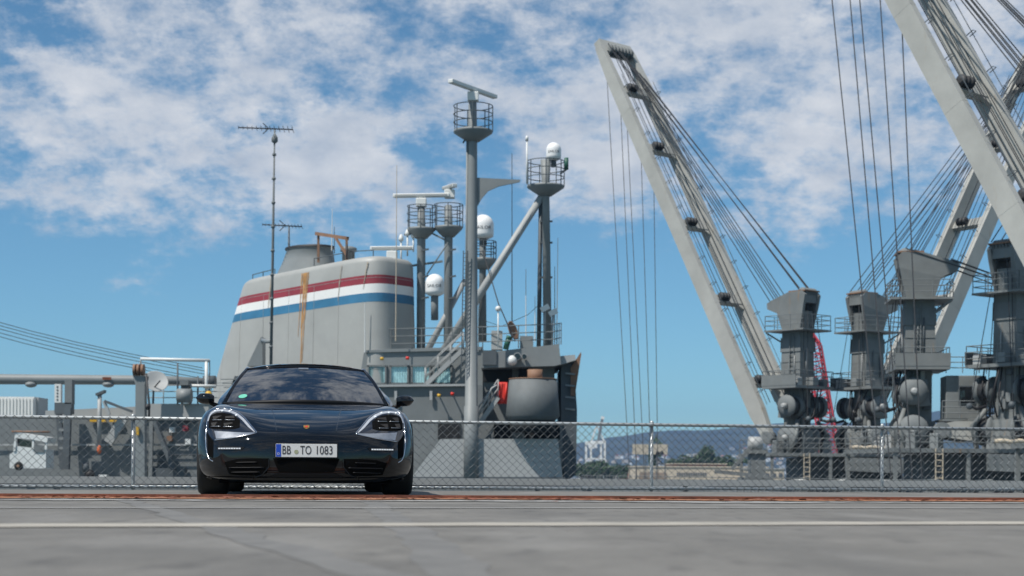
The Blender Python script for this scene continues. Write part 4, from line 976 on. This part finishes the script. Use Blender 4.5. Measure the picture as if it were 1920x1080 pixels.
# ================================================================ crane ship and its pedestal cranes
CS = thing('crane_ship', 'grey crane ship hull and platforms carrying the twin pedestal cranes', 'ship')
dv_ = Vector((3.3, -24.5, 0)).normalized(); nv = Vector((dv_.y * -1, dv_.x, 0)); nv = Vector((-dv_.y, dv_.x, 0))   # along the ship, and across it
def sp_(u_, w_, z): return Vector((24.7, 123.5, 0)) + dv_ * u_ + nv * w_ + Vector((0, 0, z))
h = MB(); h.prism([sp_(-70, -9, -1.1), sp_(62, -9, -1.1), sp_(72, 0, -1.1), sp_(62, 15, -1.1), sp_(-70, 15, -1.1)], (0, 0, -16.6)); h.build('hull', M['grey_mid'], CS)
for u_ in (0, 24.7, 49.0):
    # base platform for a crane pair, with house and legs underneath
    pl_ = MB(); pl_.prism([sp_(u_ - 4.5, -6.2, 1.55), sp_(u_ + 4.2, -6.2, 1.55), sp_(u_ + 4.2, 6.4, 1.55), sp_(u_ - 4.5, 6.4, 1.55)], (0, 0, .25)); pl_.build('crane_platform', M['crane_grey'], CS)
    hs_ = MB(); hs_.prism([sp_(u_ - 3.4, -2.6, -1.1), sp_(u_ + 2.6, -2.6, -1.1), sp_(u_ + 2.6, 4.6, -1.1), sp_(u_ - 3.4, 4.6, -1.1)], (0, 0, 2.6)); hs_.build('machinery_house', M['grey_dark'], CS)
    for a_, b_ in ((4.0, -6.0), (4.0, -1.5), (4.0, 2.5), (4.0, 6.2), (-4.2, -6.0), (-4.2, 6.2)):
        MB().beam(sp_(u_ + a_, b_, -1.1), sp_(u_ + a_, b_, 1.55), .22, .22, up=(0, 1, 0)).build('platform_leg', M['crane_grey'], CS)
    rail(MB(), [sp_(u_ - 4.4, -6.1, 1.8), sp_(u_ + 4.1, -6.1, 1.8), sp_(u_ + 4.1, 6.3, 1.8)], 1.1, 3, .03, 1.3).build('platform_rail', M['crane_grey'], CS)
    ld_ = MB()
    for q in (-.22, .22): ld_.tube(sp_(u_ + 4.25, -3.4 + q, -1.1), sp_(u_ + 4.25, -3.4 + q, 1.8), .04, n=5)
    for i in range(8): ld_.tube(sp_(u_ + 4.25, -3.62, -1 + i * .35), sp_(u_ + 4.25, -3.18, -1 + i * .35), .03, n=5)
    ld_.build('ladder', M['beige'], CS)
    for b_ in (-3.6, -.2, 3.4, 5.2): MB().box(sp_(u_ + 3.3, b_, -.55), (.9, .7, 1.1)).build('deck_box', M[random.choice(['grey', 'grey_mid', 'grey_light'])], CS, .04)
    MB().path([sp_(u_ + 4.4, -5 + i * 1.1, -.4 + .12 * math.sin(i * 2.1)) for i in range(9)], .16, 8).build('deck_hose', M['white'], CS)
    MB().path([sp_(u_ + 4.35, 0.0 + i * .5, 2.25 + .05 * math.sin(i * 2.4)) for i in range(8)], .14, 8).build('lagged_pipe', M['beige'], CS)
    MB().prism([sp_(u_ + 4.3, -.5, .5), sp_(u_ + 4.3, 4.5, .3), sp_(u_ + 4.3, 4.8, 1.4), sp_(u_ + 4.3, -.5, 1.5)], dv_ * .2).build('side_plate', M['crane_grey'], CS)
rail(MB(), [sp_(-60, -8.8, -1.1), sp_(62, -8.8, -1.1)], 1.05, 3, .03, 1.8).build('deck_rail', M['crane_grey'], CS)

def crane(T, ud, label, jib=True, cab=False, low=False, hoist=True, group='pedestal cranes of the crane ship', tipd=None):
    """T = tower centre (x, y); ud = horizontal jib direction"""
    C_ = thing('pedestal_crane', label, 'crane', (T[0], T[1], 0), 0.0, group)
    u = Vector((ud[0], ud[1], 0)).normalized(); v = Vector((u.y, -u.x, 0))
    if v.x < 0: v = -v                                      # v always runs to the right-hand side
    def q(a, b_, z): return u * a + v * b_ + Vector((0, 0, z))
    def blk(mb, a0, a1, b0, b1, z0, z1, ta=0, tb=0):
        lo = [q(a, b_, z0) for a, b_ in ((a0, b0), (a1, b0), (a1, b1), (a0, b1))]; hi = [q(a, b_, z1) for a, b_ in ((a0 - ta, b0 - tb), (a1 + ta, b0 - tb), (a1 + ta, b1 + tb), (a0 - ta, b1 + tb))]
        fs = [(0, 3, 2, 1), (4, 5, 6, 7), (0, 1, 5, 4), (1, 2, 6, 5), (2, 3, 7, 6), (3, 0, 4, 7)]
        if u.cross(v).z < 0: fs = [f[::-1] for f in fs]
        mb.add(lo + hi, fs); return mb
    g_ = M['crane_grey']
    t_ = MB(); blk(t_, -.95, .95, -.85, .85, 7.0, 11.3, -.08, -.06); blk(t_, -.75, .75, -.68, .68, 1.8, 7.0); t_.build('tower', g_, C_)
    sm_ = MB()
    for z_ in (7.9, 8.8): blk(sm_, -.965 + .02 * (z_ - 7), .965 - .02 * (z_ - 7), -.862, .862, z_, z_ + .03)
    for z_ in (2.9, 4.1, 5.3): blk(sm_, -.765, .765, -.695, .695, z_, z_ + .03)
    sm_.build('plate_seams', M['grey_mid'], C_)
    blk(MB(), -1.25, 1.15, -1.1, 1.1, 1.8, 3.6, -.25, -.2).build('tower_foot', g_, C_)
    blk(MB(), -.98, .98, -.88, .88, 9.6, 10.7, -.02, -.02).build('tower_band', M['grey_mid'], C_)
    # head: flared box carrying two rows of sheaves, longer toward the jib
    hd = MB()
    for s_ in (-1, 1):
        hd.prism([q(-.85, s_ * .8, 11.2), q(.85, s_ * .8, 11.2), q(1.25, s_ * .95, 12.6), q(2.25, s_ * .95, 13.0), q(2.3, s_ * .95, 13.45), q(1.5, s_ * .95, 13.75), q(.2, s_ * .95, 14.15), q(-1.15, s_ * .95, 14.2), q(-1.45, s_ * .95, 13.9), q(-1.3, s_ * .95, 13.2)], v * -s_ * .28)
    blk(hd, -.86, .86, -.6, .6, 11.2, 12.7, .15, 0); blk(hd, -1.3, .4, -.68, .68, 13.3, 13.95); ho = hd.build('tower_head', g_, C_)
    for a_, z_ in ((1.95, 13.3), (-.95, 14.05)):
        for i in range(6):
            b_ = -.60 + .24 * i; c = q(a_, b_, z_); MB().lathe([(.12, -.05), (.42, -.06), (.34, 0), (.42, .06), (.12, .05)], c, 18, axis=v).build('sheave', M['grey_mid'], ho)
    blk(MB(), -1.4, .2, -.9, .9, 14.16, 14.26).build('head_cover', M['brown'], ho)
    # upper gallery
    blk(MB(), -1.9, 1.9, -1.7, 1.7, 11.15, 11.27).build('gallery', M['crane_grey'], C_)
    for s_ in (-1, 1): MB().beam(q(.8, s_ * .8, 10.3), q(1.8, s_ * 1.6, 11.1), .12, .12).build('gallery_bracket', g_, C_)
    rail(MB(), [q(a, b_, 11.27) for a, b_ in ((-1.85, -1.65), (1.85, -1.65), (1.85, 1.65), (-1.85, 1.65), (-1.85, -1.65))], 1.1, 3, .028, 1.2).build('gallery_rail', M['grey_mid'], C_)
    # winch gallery half way up
    blk(MB(), -1.7, 1.6, -2.3, 2.3, 6.75, 6.95).build('winch_gallery', g_, C_)
    blk(MB(), -1.72, 1.62, -2.32, -2.26, 6.95, 7.75).build('gallery_screen', g_, C_)
    rail(MB(), [q(a, b_, 6.95) for a, b_ in ((1.55, -2.25), (-1.65, -2.25), (-1.65, 2.25), (1.55, 2.25), (1.55, -2.25))], 1.15, 3, .03, 1.1).build('winch_rail', M['grey_mid'], C_)
    for i, (a_, b_, z_, w_) in enumerate(((-1.2, -1.6, 7.25, .7), (-1.25, 0.2, 7.3, .8), (-1.2, 1.6, 7.2, .6), (1.1, -1.5, 7.2, .6))): MB().box(q(a_, b_, z_), (w_, w_ * .8, .65), math.atan2(u.y, u.x)).build('motor_box', M[('grey_light', 'grey', 'grey_mid', 'grey_light')[i]], C_, .06)
    # slewing machinery: big drums with brake housings each side, two levels
    for z_, r_, bo in ((5.4, .85, 1.45), (3.0, .95, 1.35)):
        for s_ in (-1, 1):
            dr = MB().lathe([(r_ * .3, -.57), (r_, -.55), (r_, -.40), (r_ * .78, -.38), (r_ * .78, .38), (r_, .40), (r_, .55), (r_ * .3, .57)], q(-.55, s_ * bo, z_), 26, axis=v).build('winch_drum', M['grey_mid'], C_)
            MB().lathe([(r_ * .80, -.34), (r_ * .80, .34)], q(-.55, s_ * bo, z_), 22, axis=v).build('drum_rope', M['cable'], dr)
            MB().lathe([(.24, 0), (.20, .35), (.1, .4)], q(-.55, s_ * (bo + .6), z_), 12, axis=v * s_).build('drum_motor', M['grey_light'], dr)
            MB().beam(q(.1, s_ * bo, z_ - .9), q(-.1, s_ * bo, z_ + .7), .5, .8, up=u).build('drum_housing', M['grey_mid'], C_)
    for s_ in (-1, 1):
        MB().path([q(-1.5, s_ * .9, 4.4), q(-1.9, s_ * 1.3, 4.25), q(-2.3, s_ * 1.5, 4.5)], .11, 7).build('fairlead', M['black'], C_); MB().ball(q(-2.3, s_ * 1.5, 4.4), .22, 8).build('fairlead_roller', M['grey_dark'], C_)
        MB().tube(q(-2.2, s_ * 1.5, 4.4), q(-1.2, s_ * .3, 13.9), .03, n=4).build('lead_cable', M['cable'], C_)
        MB().tube(q(-1.4, s_ * 1.0, 3.4), q(-1.0, s_ * .5, 13.9), .03, n=4).build('lead_cable', M['cable'], C_)
    MB().beam(q(-.77, -.3, 7.2), q(-.77, -.3, 2), .06, .5, up=v).build('cable_tray', M['grey_mid'], C_)
    ld_ = MB()
    for dq in (-.2, .2): ld_.tube(q(-.2 + dq, -.95, 1.9), q(-.2 + dq, -.95, 11), .03, n=5)
    for i in range(26): ld_.tube(q(-.4, -.95, 2 + i * .35), q(0, -.95, 2 + i * .35), .022, n=4)
    ld_.build('ladder', M['grey_mid'], C_)
    rk = random.Random(int(T[0] * 10))
    for i in range(7):                                      # conduits, junction boxes and hoses on the tower
        a_, b_ = rk.choice(((-.99, rk.uniform(-.6, .6)), (rk.uniform(-.6, .6), -.89), (rk.uniform(-.6, .6), .89))); z0_ = rk.uniform(7.4, 8.2); MB().tube(q(a_, b_, z0_), q(a_, b_, z0_ + rk.uniform(1.2, 2.4)), .045, n=6).build('conduit', M[rk.choice(['grey_mid', 'grey_dark', 'grey_light'])], C_)
    for i in range(9):
        a_, b_ = rk.choice(((-.85, rk.uniform(-.5, .5)), (rk.uniform(-.6, .6), -.78), (rk.uniform(-.6, .6), .78))); MB().box(q(a_, b_, rk.uniform(4.0, 6.6)), (rk.uniform(.25, .6), rk.uniform(.25, .5), rk.uniform(.3, .8)), math.atan2(u.y, u.x)).build('junction_box', M[rk.choice(['grey_mid', 'grey_dark', 'grey', 'grey_light'])], C_, .02)
    for i in range(5):
        p0_ = q(rk.uniform(-1.6, -.8), rk.uniform(-1.8, 1.8), 6.8); p2_ = q(rk.uniform(-1.4, -.6), rk.uniform(-1.5, 1.5), rk.uniform(3.2, 4.6)); MB().path([p0_, p0_.lerp(p2_, .5) + Vector((0, 0, -.5)) + u * -.4, p2_], .05, 6).build('hose', M['black'], C_)
    for i in range(4):
        p0_ = q(rk.uniform(-1.6, 1.2), rk.choice((-2.0, 2.0)), 1.8); MB().box(p0_ + Vector((0, 0, .5)), (.7, .6, 1.0), rk.uniform(0, 1)).build('deck_locker', M[rk.choice(['grey', 'grey_mid', 'grey_light'])], C_, .04)
    for s_ in (-1, 1): MB().path([q(-.9, s_ * 2.0, 1.8), q(-1.5, s_ * 1.9, 3.2), q(-1.0, s_ * 1.2, 4.3)], .16, 8).build('drum_frame', g_, C_)
    if cab:                                                 # driver's cab on the right-hand side
        er, ef = (u, -v) if abs(u.x) > .9 else (v, -u)       # to the right, and toward the bay
        cc_ = er * 2.75 + ef * .5 + Vector((0, 0, 3.7))
        oc = [cc_ + er * a + ef * b_ for a, b_ in ((-1.3, -1.0), (.8, -1.0), (1.25, -.3), (1.25, .6), (.7, 1.15), (-1.3, 1.15))]
        cbo = MB().prism(oc, (0, 0, 2.7)).build('cab', g_, C_, .05)
        for e0, e1 in ((2, 3), (3, 4), (4, 5)):
            a_, b_ = oc[e0], oc[e1]; dn = (b_ - a_); dn = dn.normalized() * min(dn.length, 1.3); c = (a_ if e0 == 4 else (a_ + b_) / 2) + Vector((0, 0, 1.5)) + (dn * .55 if e0 == 4 else Vector()); nn_ = Vector((dn.y, -dn.x, 0)).normalized()
            if (c - cc_).dot(nn_) < 0: nn_ = -nn_
            fr_ = MB().beam(c + nn_ * .03 - dn * .40, c + nn_ * .03 + dn * .40, .06, 1.15).build('cab_window', M['grey_dark'], cbo); MB().beam(c + nn_ * .07 - dn * .36, c + nn_ * .07 + dn * .36, .02, 1.0).build('cab_pane', M['glass_dark' if e0 == 4 else 'curtain'], fr_)
        fl2 = [cc_ + er * a + ef * b_ + Vector((0, 0, -.15)) for a, b_ in ((-1.6, -1.3), (1.6, -1.3), (1.6, 1.7), (-1.6, 1.7))]
        MB().prism(fl2, (0, 0, .14)).build('cab_floor', g_, cbo); rail(MB(), [p + Vector((0, 0, .15)) for p in (fl2[1], fl2[2], fl2[3])], 1.1, 3, .03, 1.0).build('cab_rail', M['grey_mid'], cbo)
        rail(MB(), [p + Vector((0, 0, 2.85)) for p in (oc[1], oc[2], oc[3], oc[4], oc[5])], 1.0, 3, .03, 1.0).build('cab_roof_rail', M['grey_mid'], cbo)
        for dq in (-.2, .2): MB().tube(cc_ + er * (1.2 + dq) + ef * 1.8 - Vector((0, 0, 1.9)), cc_ + er * (1.2 + dq) + ef * 1.8, .04, n=5).build('cab_ladder', M['grey_dark'], cbo)
    if not jib: return C_
    jm = M['jib_grey']
    hl, hz = tipd or (19.2, 33.8)
    J0, J1 = q(1.15, 0, 3.0), q(1.15 + hl, 0, 3.0 + hz); jd = (J1 - J0).normalized(); nrm = v.cross(jd).normalized()
    if nrm.dot(u) > 0: nrm = -nrm                            # toward the tower side
    LJ = (J1 - J0).length
    for s_ in (-1, 1):
        gm = MB(); b0 = s_ * 1.95; c0, c1, c2, c3 = [J0 + jd * LJ * f_ + v * b0 * k2 for f_, k2 in ((0, 1), (.06, 1), (.90, .96), (1.0, .92))]
        gm.beam(c0, c1, .5, .8, up=nrm, h1=1.35); gm.beam(c1, c2, .5, 1.35, up=nrm, h1=1.1); gm.beam(c2, c3, .5, 1.1, up=nrm, h1=.7)
        for i in range(5): cc = c1.lerp(c2, (i + .5) / 5); gm.beam(cc - jd * .04, cc + jd * .04, .512, 1.362 - .25 * (i + .5) / 5, up=nrm)
        go = gm.build('jib_girder', jm, C_)
        lg = MB()                                           # steps and hand line on the upper edge
        for i in range(13):
            c = c1.lerp(c2, (i + .5) / 13) + nrm * .85; lg.path([c - nrm * .1 - v * .15, c + nrm * .35 - v * .15, c + nrm * .35 + v * .15, c - nrm * .1 + v * .15], .03, 4)
        lg.tube(c1 + nrm * 1.1, c2 + nrm * 1.0, .025, n=4); lg.build('jib_steps', M['grey_dark'], go)
        MB().lathe([(.5, -.35), (.5, .35)], J0 + v * b0, 16, axis=v).build('jib_pivot', M['grey_mid'], go)
    for f_ in (.13, .33, .52, .72, .88):
        c = J0 + jd * LJ * f_; cb2 = MB().beam(c - v * 1.75, c + v * 1.75, .7, .5, up=nrm).build('jib_crossbeam', jm, C_)
        MB().prism([c + v * 1.72 + jd * .9, c + v * 1.72 - jd * .9, c + v * .5], nrm * .2).build('gusset', jm, cb2)
        for i in range(3): MB().lathe([(.1, -.06), (.34, -.06), (.27, 0), (.34, .06), (.1, .06)], c + nrm * .5 + v * (-.9 + i * .35), 14, axis=v).build('guide_sheave', M['cable'], cb2)
    hdm = MB().beam(J1 - v * 1.9, J1 + v * 1.9, 1.2, .7, up=nrm).build('jib_head', jm, C_)
    for i in range(7): MB().lathe([(.15, -.07), (.5, -.07), (.4, 0), (.5, .07), (.15, .07)], J1 - jd * .5 + nrm * .35 + v * (-1.2 + .4 * i), 16, axis=v).build('head_sheave', M['grey_mid'], hdm)
    # luffing tackle from tower head to jib head, and falls lying along the jib
    for i in range(6):
        MB().tube(q(1.95 - .1 * (i % 2), -1.0 + .40 * i, 13.6 + .12 * (i % 3)), J1 + v * (-1.3 + .3 * i) + nrm * .6 - jd * (.6 * (i % 3)), .036, n=4).build('luffing_cable', M['cable'], C_)
        MB().tube(q(-.95 + .35 * (i % 3), -1.0 + .40 * i, 14.4), J1 + v * (-.6 + .36 * i) + nrm * .8 - jd * (1 + i * .5), .036, n=4).build('luffing_cable', M['cable'], C_)
    for i in range(5):
        MB().tube(J0 + v * (-.5 + .5 * i) + nrm * (.4 + .1 * (i % 3)) + jd * 3, J1 + v * (-1 + .5 * i) + nrm * .5, .030, n=4).build('fall_cable', M['cable'], C_)
    if hoist:
        base = q(0, 0, 0) + Vector((-12.1, 5, 0))
        for i, f_ in enumerate((.96, .87, .83, .74, .66)):
            a_ = J0 + jd * LJ * f_ - v * 1.5 - nrm * .3; e_ = Vector((base.x - .6 + .62 * i, base.y + .2 * i, 3.5)); d_ = (e_ - a_); e_ = a_ + d_ * ((a_.z + 9) / (a_.z - 3.5))
            hc = MB().tube(a_, e_, .036, n=4).build('hoist_cable', M['cable'], C_)
            MB().box(e_, (.25, .25, .6)).build('hoist_weight', M['yellow'], hc)
    return C_
crane((21.9, 123), (-.65, .76), 'pedestal crane with its jib raised to the left, red lattice crane behind its tower')
crane((27.5, 124), (.86, .51), 'pedestal crane in the gap with its jib rising to the right behind the cab crane', hoist=False)
crane((25.6, 101), (.99, -.10), 'pedestal crane with a glazed driver cab on its side and jib laid low', cab=True, hoist=False, tipd=(27, .6))
crane((30.4, 97), (.8, .6), 'pedestal crane with no cab standing beside the cab crane, jib turned away', hoist=False)
crane((31.0, 76), (-.65, .76), 'nearest big crane jib crossing the sky with long hoist cables hanging left')
# jib heel stand by the first crane
hs_ = MB(); b0_ = P(1425, 890, 112)
wsn = thing('winch_stand', 'small grey winch stand with raking strut at the foot of the raised jib', 'winch')
pbox(MB(), 1408, 848, 1436, 900, 112, 1.6).build('frame', M['grey_mid'], wsn); pbox(MB(), 1403, 843, 1440, 850, 111.8, 2).build('top_plate', M['crane_grey'], wsn)
MB().lathe([(.35, -.5), (.5, -.45), (.5, .45), (.35, .5)], P(1416, 832, 112.6), 18, axis=(1, 0, 0)).build('drum', M['grey_light'], wsn); MB().beam(P(1372, 880, 112), P(1408, 838, 112), .22, .22).build('strut', M['crane_grey'], wsn)
MB().beam(P(1340, 884, 111.8), P(1440, 894, 111.8), .25, .25).build('skid', M['grey_mid'], wsn); pbox(MB(), 1395, 895, 1450, 905, 111.5, 3).build('base', M['grey_mid'], wsn)
MB().prism([P(1340, 900, 112), P(1450, 900, 112), P(1450, 915, 112), P(1340, 915, 112)], (0, 6, 0)).build('footing', M['grey_dark'], wsn)
# ================================================================ far shore
# red lattice crane behind the first pedestal crane
rc = thing('lattice_crane', 'tall red lattice boom crane standing behind the pedestal crane', 'crane')
a0, a1 = P(1558, 905, 190), P(1521, 630, 190)
def lattice(mb, a, b_, w0, w1, n, r=.07):
    a, b_ = Vector(a), Vector(b_); d = (b_ - a).normalized(); s_ = d.cross(Vector((0, 1, 0))).normalized(); t_ = d.cross(s_)
    cor = lambda f_: [a.lerp(b_, f_) + s_ * i * (w0 + (w1 - w0) * f_) / 2 + t_ * j * (w0 + (w1 - w0) * f_) / 2 for i, j in ((-1, -1), (1, -1), (1, 1), (-1, 1))]
    c0, c1 = cor(0), cor(1)
    for p, q_ in zip(c0, c1): mb.tube(p, q_, r, n=5)
    for k_ in range(n):
        A_, B_ = cor(k_ / n), cor((k_ + 1) / n)
        for i in range(4): mb.tube(A_[i], B_[(i + 1) % 4] if k_ % 2 else B_[i - 1], r * .6, n=4); mb.tube(A_[i], A_[(i + 1) % 4], r * .6, n=4)
    return mb
lattice(MB(), P(1563, 900, 190), P(1526, 650, 190), 2.1, 1.5, 18, .12).build('boom', M['lattice_red'], rc)
lattice(MB(), P(1526, 650, 190), P(1519, 626, 190), 1.5, .6, 3, .12).build('boom_head', M['lattice_red'], rc)
lattice(MB(), P(1541, 905, 188), P(1545, 855, 188), 2.6, 2.2, 4, .14).build('mast', M['lattice_red'], rc)
MB().box(P(1549, 930, 192), (7, 5, 5.2)).build('house', M['lattice_red'], rc, .1)
MB().tube(P(1520, 628, 190), P(1597, 900, 196), .05, n=4).build('pendant_cable', M['cable'], rc)
for s_ in (-1, 1): MB().box(P(1549, 930, 192) + Vector((s_ * 3.2, 0, -4.5)), (1.4, 8, 4.0)).build('track', M['grey_dark'], rc)
MB().box(P(1549, 930, 192) + Vector((0, 0, -11)), (20, 14, 9)).build('barge', M['grey_dark'], rc)
# white ship-to-shore container crane
pc = thing('port_crane', 'white container crane with raised boom on the far shore', 'crane')
def pb(n_, x0, y0, x1, y1, w_=1.6, Y=1500, m_='white'): MB().beam(P(x0, y0, Y), P(x1, y1, Y), w_, w_, up=(0, 1, 0)).build(n_, M[m_], pc)
for x in (1099, 1108, 1127, 1134): pb('leg', x, 893, x, 832, 1.9, 1500 if x in (1099, 1127) else 1515)
pb('crossbeam', 1097, 831, 1136, 829, 3.2); pb('crossbeam', 1099, 860, 1134, 860, 1.4); pb('machinery_house', 1103, 836, 1119, 834, 6); pb('apex', 1108, 830, 1118, 800, 1.4); pb('apex', 1134, 830, 1120, 800, 1.4); pb('stay', 1120, 800, 1130, 786, 1.0)
pb('raised_boom', 1121, 830, 1130, 783, 2.4, 1500, 'grey_mid'); pb('boom_tip', 1129, 786, 1131, 781, 3.0)
# billboard-like panels on posts
for x0, x1, lab in ((1186, 1216, 'plain pale panel without damage on thin posts before the blue hills'), (1224, 1252, 'pale panel with a dark torn lower edge on posts before the hills')):
    bb = thing('billboard', lab, 'billboard'); pbox(MB(), x0, 833, x1, 852, 480, .5).build('panel', M['beige'], bb)
    for x in (x0 + 6, x1 - 6): pbox(MB(), x, 852, x + 2, 905, 480.1, .3).build('post', M['grey_dark'], bb)
    if x0 > 1200: ppoly(MB(), [(1229, 852), (1231, 846), (1237, 848), (1242, 844), (1246, 852)], 479.8, .1).build('tear', M['dull_black'], bb)
# warehouses
def house(nm, lab, x0, y0, x1, y1, Y, depth, m_, roof=None, wins=0, wm_n='grey_dark', wy=None, cat='building', group=None):
    t_ = thing(nm, lab, cat, group=group); a, b_ = P(x0, y1, Y), P(x1, y0, Y)
    MB().box(((a.x + b_.x) / 2, Y + depth / 2, (b_.z - 17.5) / 2), (b_.x - a.x, depth, b_.z + 17.5)).build('wall', M[m_], t_)
    w_, zt_ = b_.x - a.x, b_.z
    if roof == 'gable': MB().prism([(a.x - .4, Y - .4, zt_), (b_.x + .4, Y - .4, zt_), ((b_.x + a.x) / 2, Y - .4, zt_ + w_ * .18)], (0, depth + .8, 0)).build('roof', M['tile'], t_)
    else: MB().box(((a.x + b_.x) / 2, Y + depth / 2, zt_ + .25), (w_ + .8, depth + .8, .5)).build('roof', M[roof or 'beige_dark'], t_)
    for i in range(wins):
        xw = x0 + (x1 - x0) * (i + .5) / wins; ww = (x1 - x0) / wins * .3; y_a, y_b = wy or (y0 + (y1 - y0) * .3, y0 + (y1 - y0) * .6); pbox(MB(), xw - ww, y_a, xw + ww, y_b, Y - .15, .25).build('window', M[wm_n], t_)
    return t_
wh = house('warehouse', 'long low beige warehouse with brown door across the water', 1191, 877, 1440, 905, 700, 40, 'beige', 'beige', 0)
pbox(MB(), 1199, 886, 1250, 903, 699.6, .6).build('brown_door', M['beige_dark'], wh)
for i in range(13): pbox(MB(), 1269 + i * 4.4, 886, 1271.6 + i * 4.4, 892, 699.7, .5).build('window', M['grey_dark'], wh)
house('warehouse', 'brown-roofed upper building behind the long beige warehouse', 1262, 871, 1362, 882, 760, 40, 'tile', 'beige', 16, 'beige_dark')
house('warehouse', 'pale building stepping down beside the winch stand', 1395, 880, 1470, 905, 690, 30, 'beige', 'grey_light', 6)
for i, (x0, x1, y0, m_, lab) in enumerate(((1088, 1102, 889, 'white', 'white shed at the waterside below the port crane'), (1104, 1131, 886, 'grey_light', 'grey shed between the port crane legs and trees'), (1134, 1160, 888, 'white', 'long white shed left of the red roofed house'), (1162, 1188, 884, 'tile', 'red roofed house right of the white shed'))):
    house('shed', lab, x0, y0, x1, 905, 900 + 10 * i, 20, m_, 'gable' if i == 3 else 'white', 5)
house('church_tower', 'pale square tower rising above the warehouses', 1289, 853, 1296, 880, 1300, 6, 'white', 'white', 2)
# houses scattered over the slopes
rnd = random.Random(21); dgr = bpy.context.evaluated_depsgraph_get()
hm = bpy.data.objects['hills'].data; htree = BVHTree.FromPolygons([v.co[:] for v in hm.vertices], [p.vertices[:] for p in hm.polygons])
hb = MB().box((0, 0, 2.5), (12, 9, 9)).mesh('house_wall'); hr = MB().prism([(-6.5, -5, 7), (6.5, -5, 7), (0, -5, 10.5)], (0, 10, 0)).mesh('house_roof')
wmats, rmats = ['white', 'beige', 'grey_light'], ['tile', 'beige_dark', 'grey_dark']
meshes = []
for a in wmats:
    for b_ in rmats:
        m1, m2 = hb.copy(), hr.copy(); m1.materials.append(M[a]); m2.materials.append(M[b_]); meshes.append((a, b_, m1, m2))
cnt = 0
while cnt < 110:
    px = rnd.uniform(1086, 1480); Y = rnd.uniform(4350, 5000); x = (px - 960) / F_PX * Y
    hit = htree.ray_cast(Vector((x, Y, 800)), Vector((0, 0, -1)))
    if hit[0] is None: continue
    a, b_, m1, m2 = rnd.choice(meshes); s_ = rnd.uniform(.7, 1.5)
    t_ = thing('hillside_house', 'small %s house with %s roof on the far hillside' % ({'white': 'white', 'beige': 'cream', 'grey_light': 'grey'}[a], {'tile': 'red', 'beige_dark': 'brown', 'grey_dark': 'dark'}[b_]), 'house', hit[0], rnd.uniform(-.6, .6), 'houses on the far hillside')
    t_.scale = (s_, s_, s_)
    for nm, me in (('wall', m1), ('roof', m2)): o = bpy.data.objects.new(nm, me); COL.objects.link(o); o.parent = t_
    cnt += 1
# trees on the shore
def leaf_mesh(rx, rz, n, seed, size):
    rd = random.Random(seed); mb = MB(); blobs = [(Vector((rd.gauss(0, .45), rd.gauss(0, .4), rd.uniform(-.5, .8))), rd.uniform(.35, .6)) for _ in range(9)]
    for _ in range(n):
        c, r_ = rd.choice(blobs); d = Vector((rd.gauss(0, 1), rd.gauss(0, 1), rd.gauss(0, 1))).normalized() * r_ * rd.uniform(.6, 1.05); p = c + d; p = Vector((p.x * rx, p.y * rx, p.z * rz))
        a = Vector((rd.gauss(0, 1), rd.gauss(0, 1), rd.gauss(0, 1))).normalized(); b_ = a.orthogonal().normalized(); c_ = a.cross(b_); s_ = size * rd.uniform(.6, 1.4)
        mb.add([p + b_ * s_, p + c_ * s_ * .7, p - b_ * s_, p - c_ * s_ * .7], [(0, 1, 2, 3)])
    return mb
tl = [(1090, 886, 9, 6, 880), (1104, 884, 11, 7, 890), (1118, 885, 9, 6, 900), (1130, 884, 10, 7, 890), (1146, 885, 9, 5, 910), (1228, 868, 5, 14, 800), (1318, 862, 8, 11, 900), (1328, 864, 8, 9, 905), (1274, 868, 12, 5, 900), (1290, 869, 9, 4, 900), (1172, 886, 7, 5, 880), (1378, 868, 9, 5, 900), (1350, 867, 8, 5, 920)]
tlab = ['dark tree at the left end of the shore under the port crane', 'dark broad tree under the port crane legs', 'small round tree between port crane and sheds', 'dark tree right of the port crane', 'low tree before the white shed', 'tall narrow dark tree below the torn panel', 'tall green tree standing over the brown-roofed building', 'green tree leaning against the tall one over the brown-roofed building', 'wide low tree left of the pale tower', 'low tree beside the pale tower', 'low tree by the red roofed house', 'tree above the warehouse near the winch stand', 'round tree right of the tall green tree']
for i, (px, py, rx, rz, Y) in enumerate(tl):
    c = P(px, py, Y); t_ = thing('tree', tlab[i], 'tree', (c.x, Y, -15.5), 0, 'trees on the far shore')
    tk = MB().path([(0, 0, 0), (.3, 0, (c.z + 15.5) * .6), (0, .2, c.z + 15.5)], [.6, .45, .15], 7)
    for k_ in range(4): a = k_ * 1.7; tk.tube((.2, 0, (c.z + 15.5) * .6), (rx * .5 * math.cos(a), rx * .5 * math.sin(a), c.z + 15.5 + rz * .2), .22, .06, 5)
    tk.build('trunk', M['bark'], t_)
    o = leaf_mesh(rx * .8, rz * .75, 1100, i, .6).build('crown', M['leaf'], t_); o.location = (0, 0, c.z + 15.5)

# ================================================================ haze over the bay
hz = MB().box((300, 3560, 130), (7600, 7240, 296))
hzm = bpy.data.materials.new('haze_air'); hzm.use_nodes = True; nn_ = hzm.node_tree.nodes; nn_.clear()
ho_ = N(nn_, 'ShaderNodeOutputMaterial'); hv = N(nn_, 'ShaderNodeVolumePrincipled'); hv.inputs['Color'].default_value = (0.32, 0.56, 1.0, 1); hv.inputs['Density'].default_value = 0.00009; hv.inputs['Anisotropy'].default_value = 0.2
hzm.node_tree.links.new(hv.outputs[0], ho_.inputs['Volume'])
tag(hz.build('haze', hzm), 'thin blue haze lying over the bay', 'haze', kind='stuff')
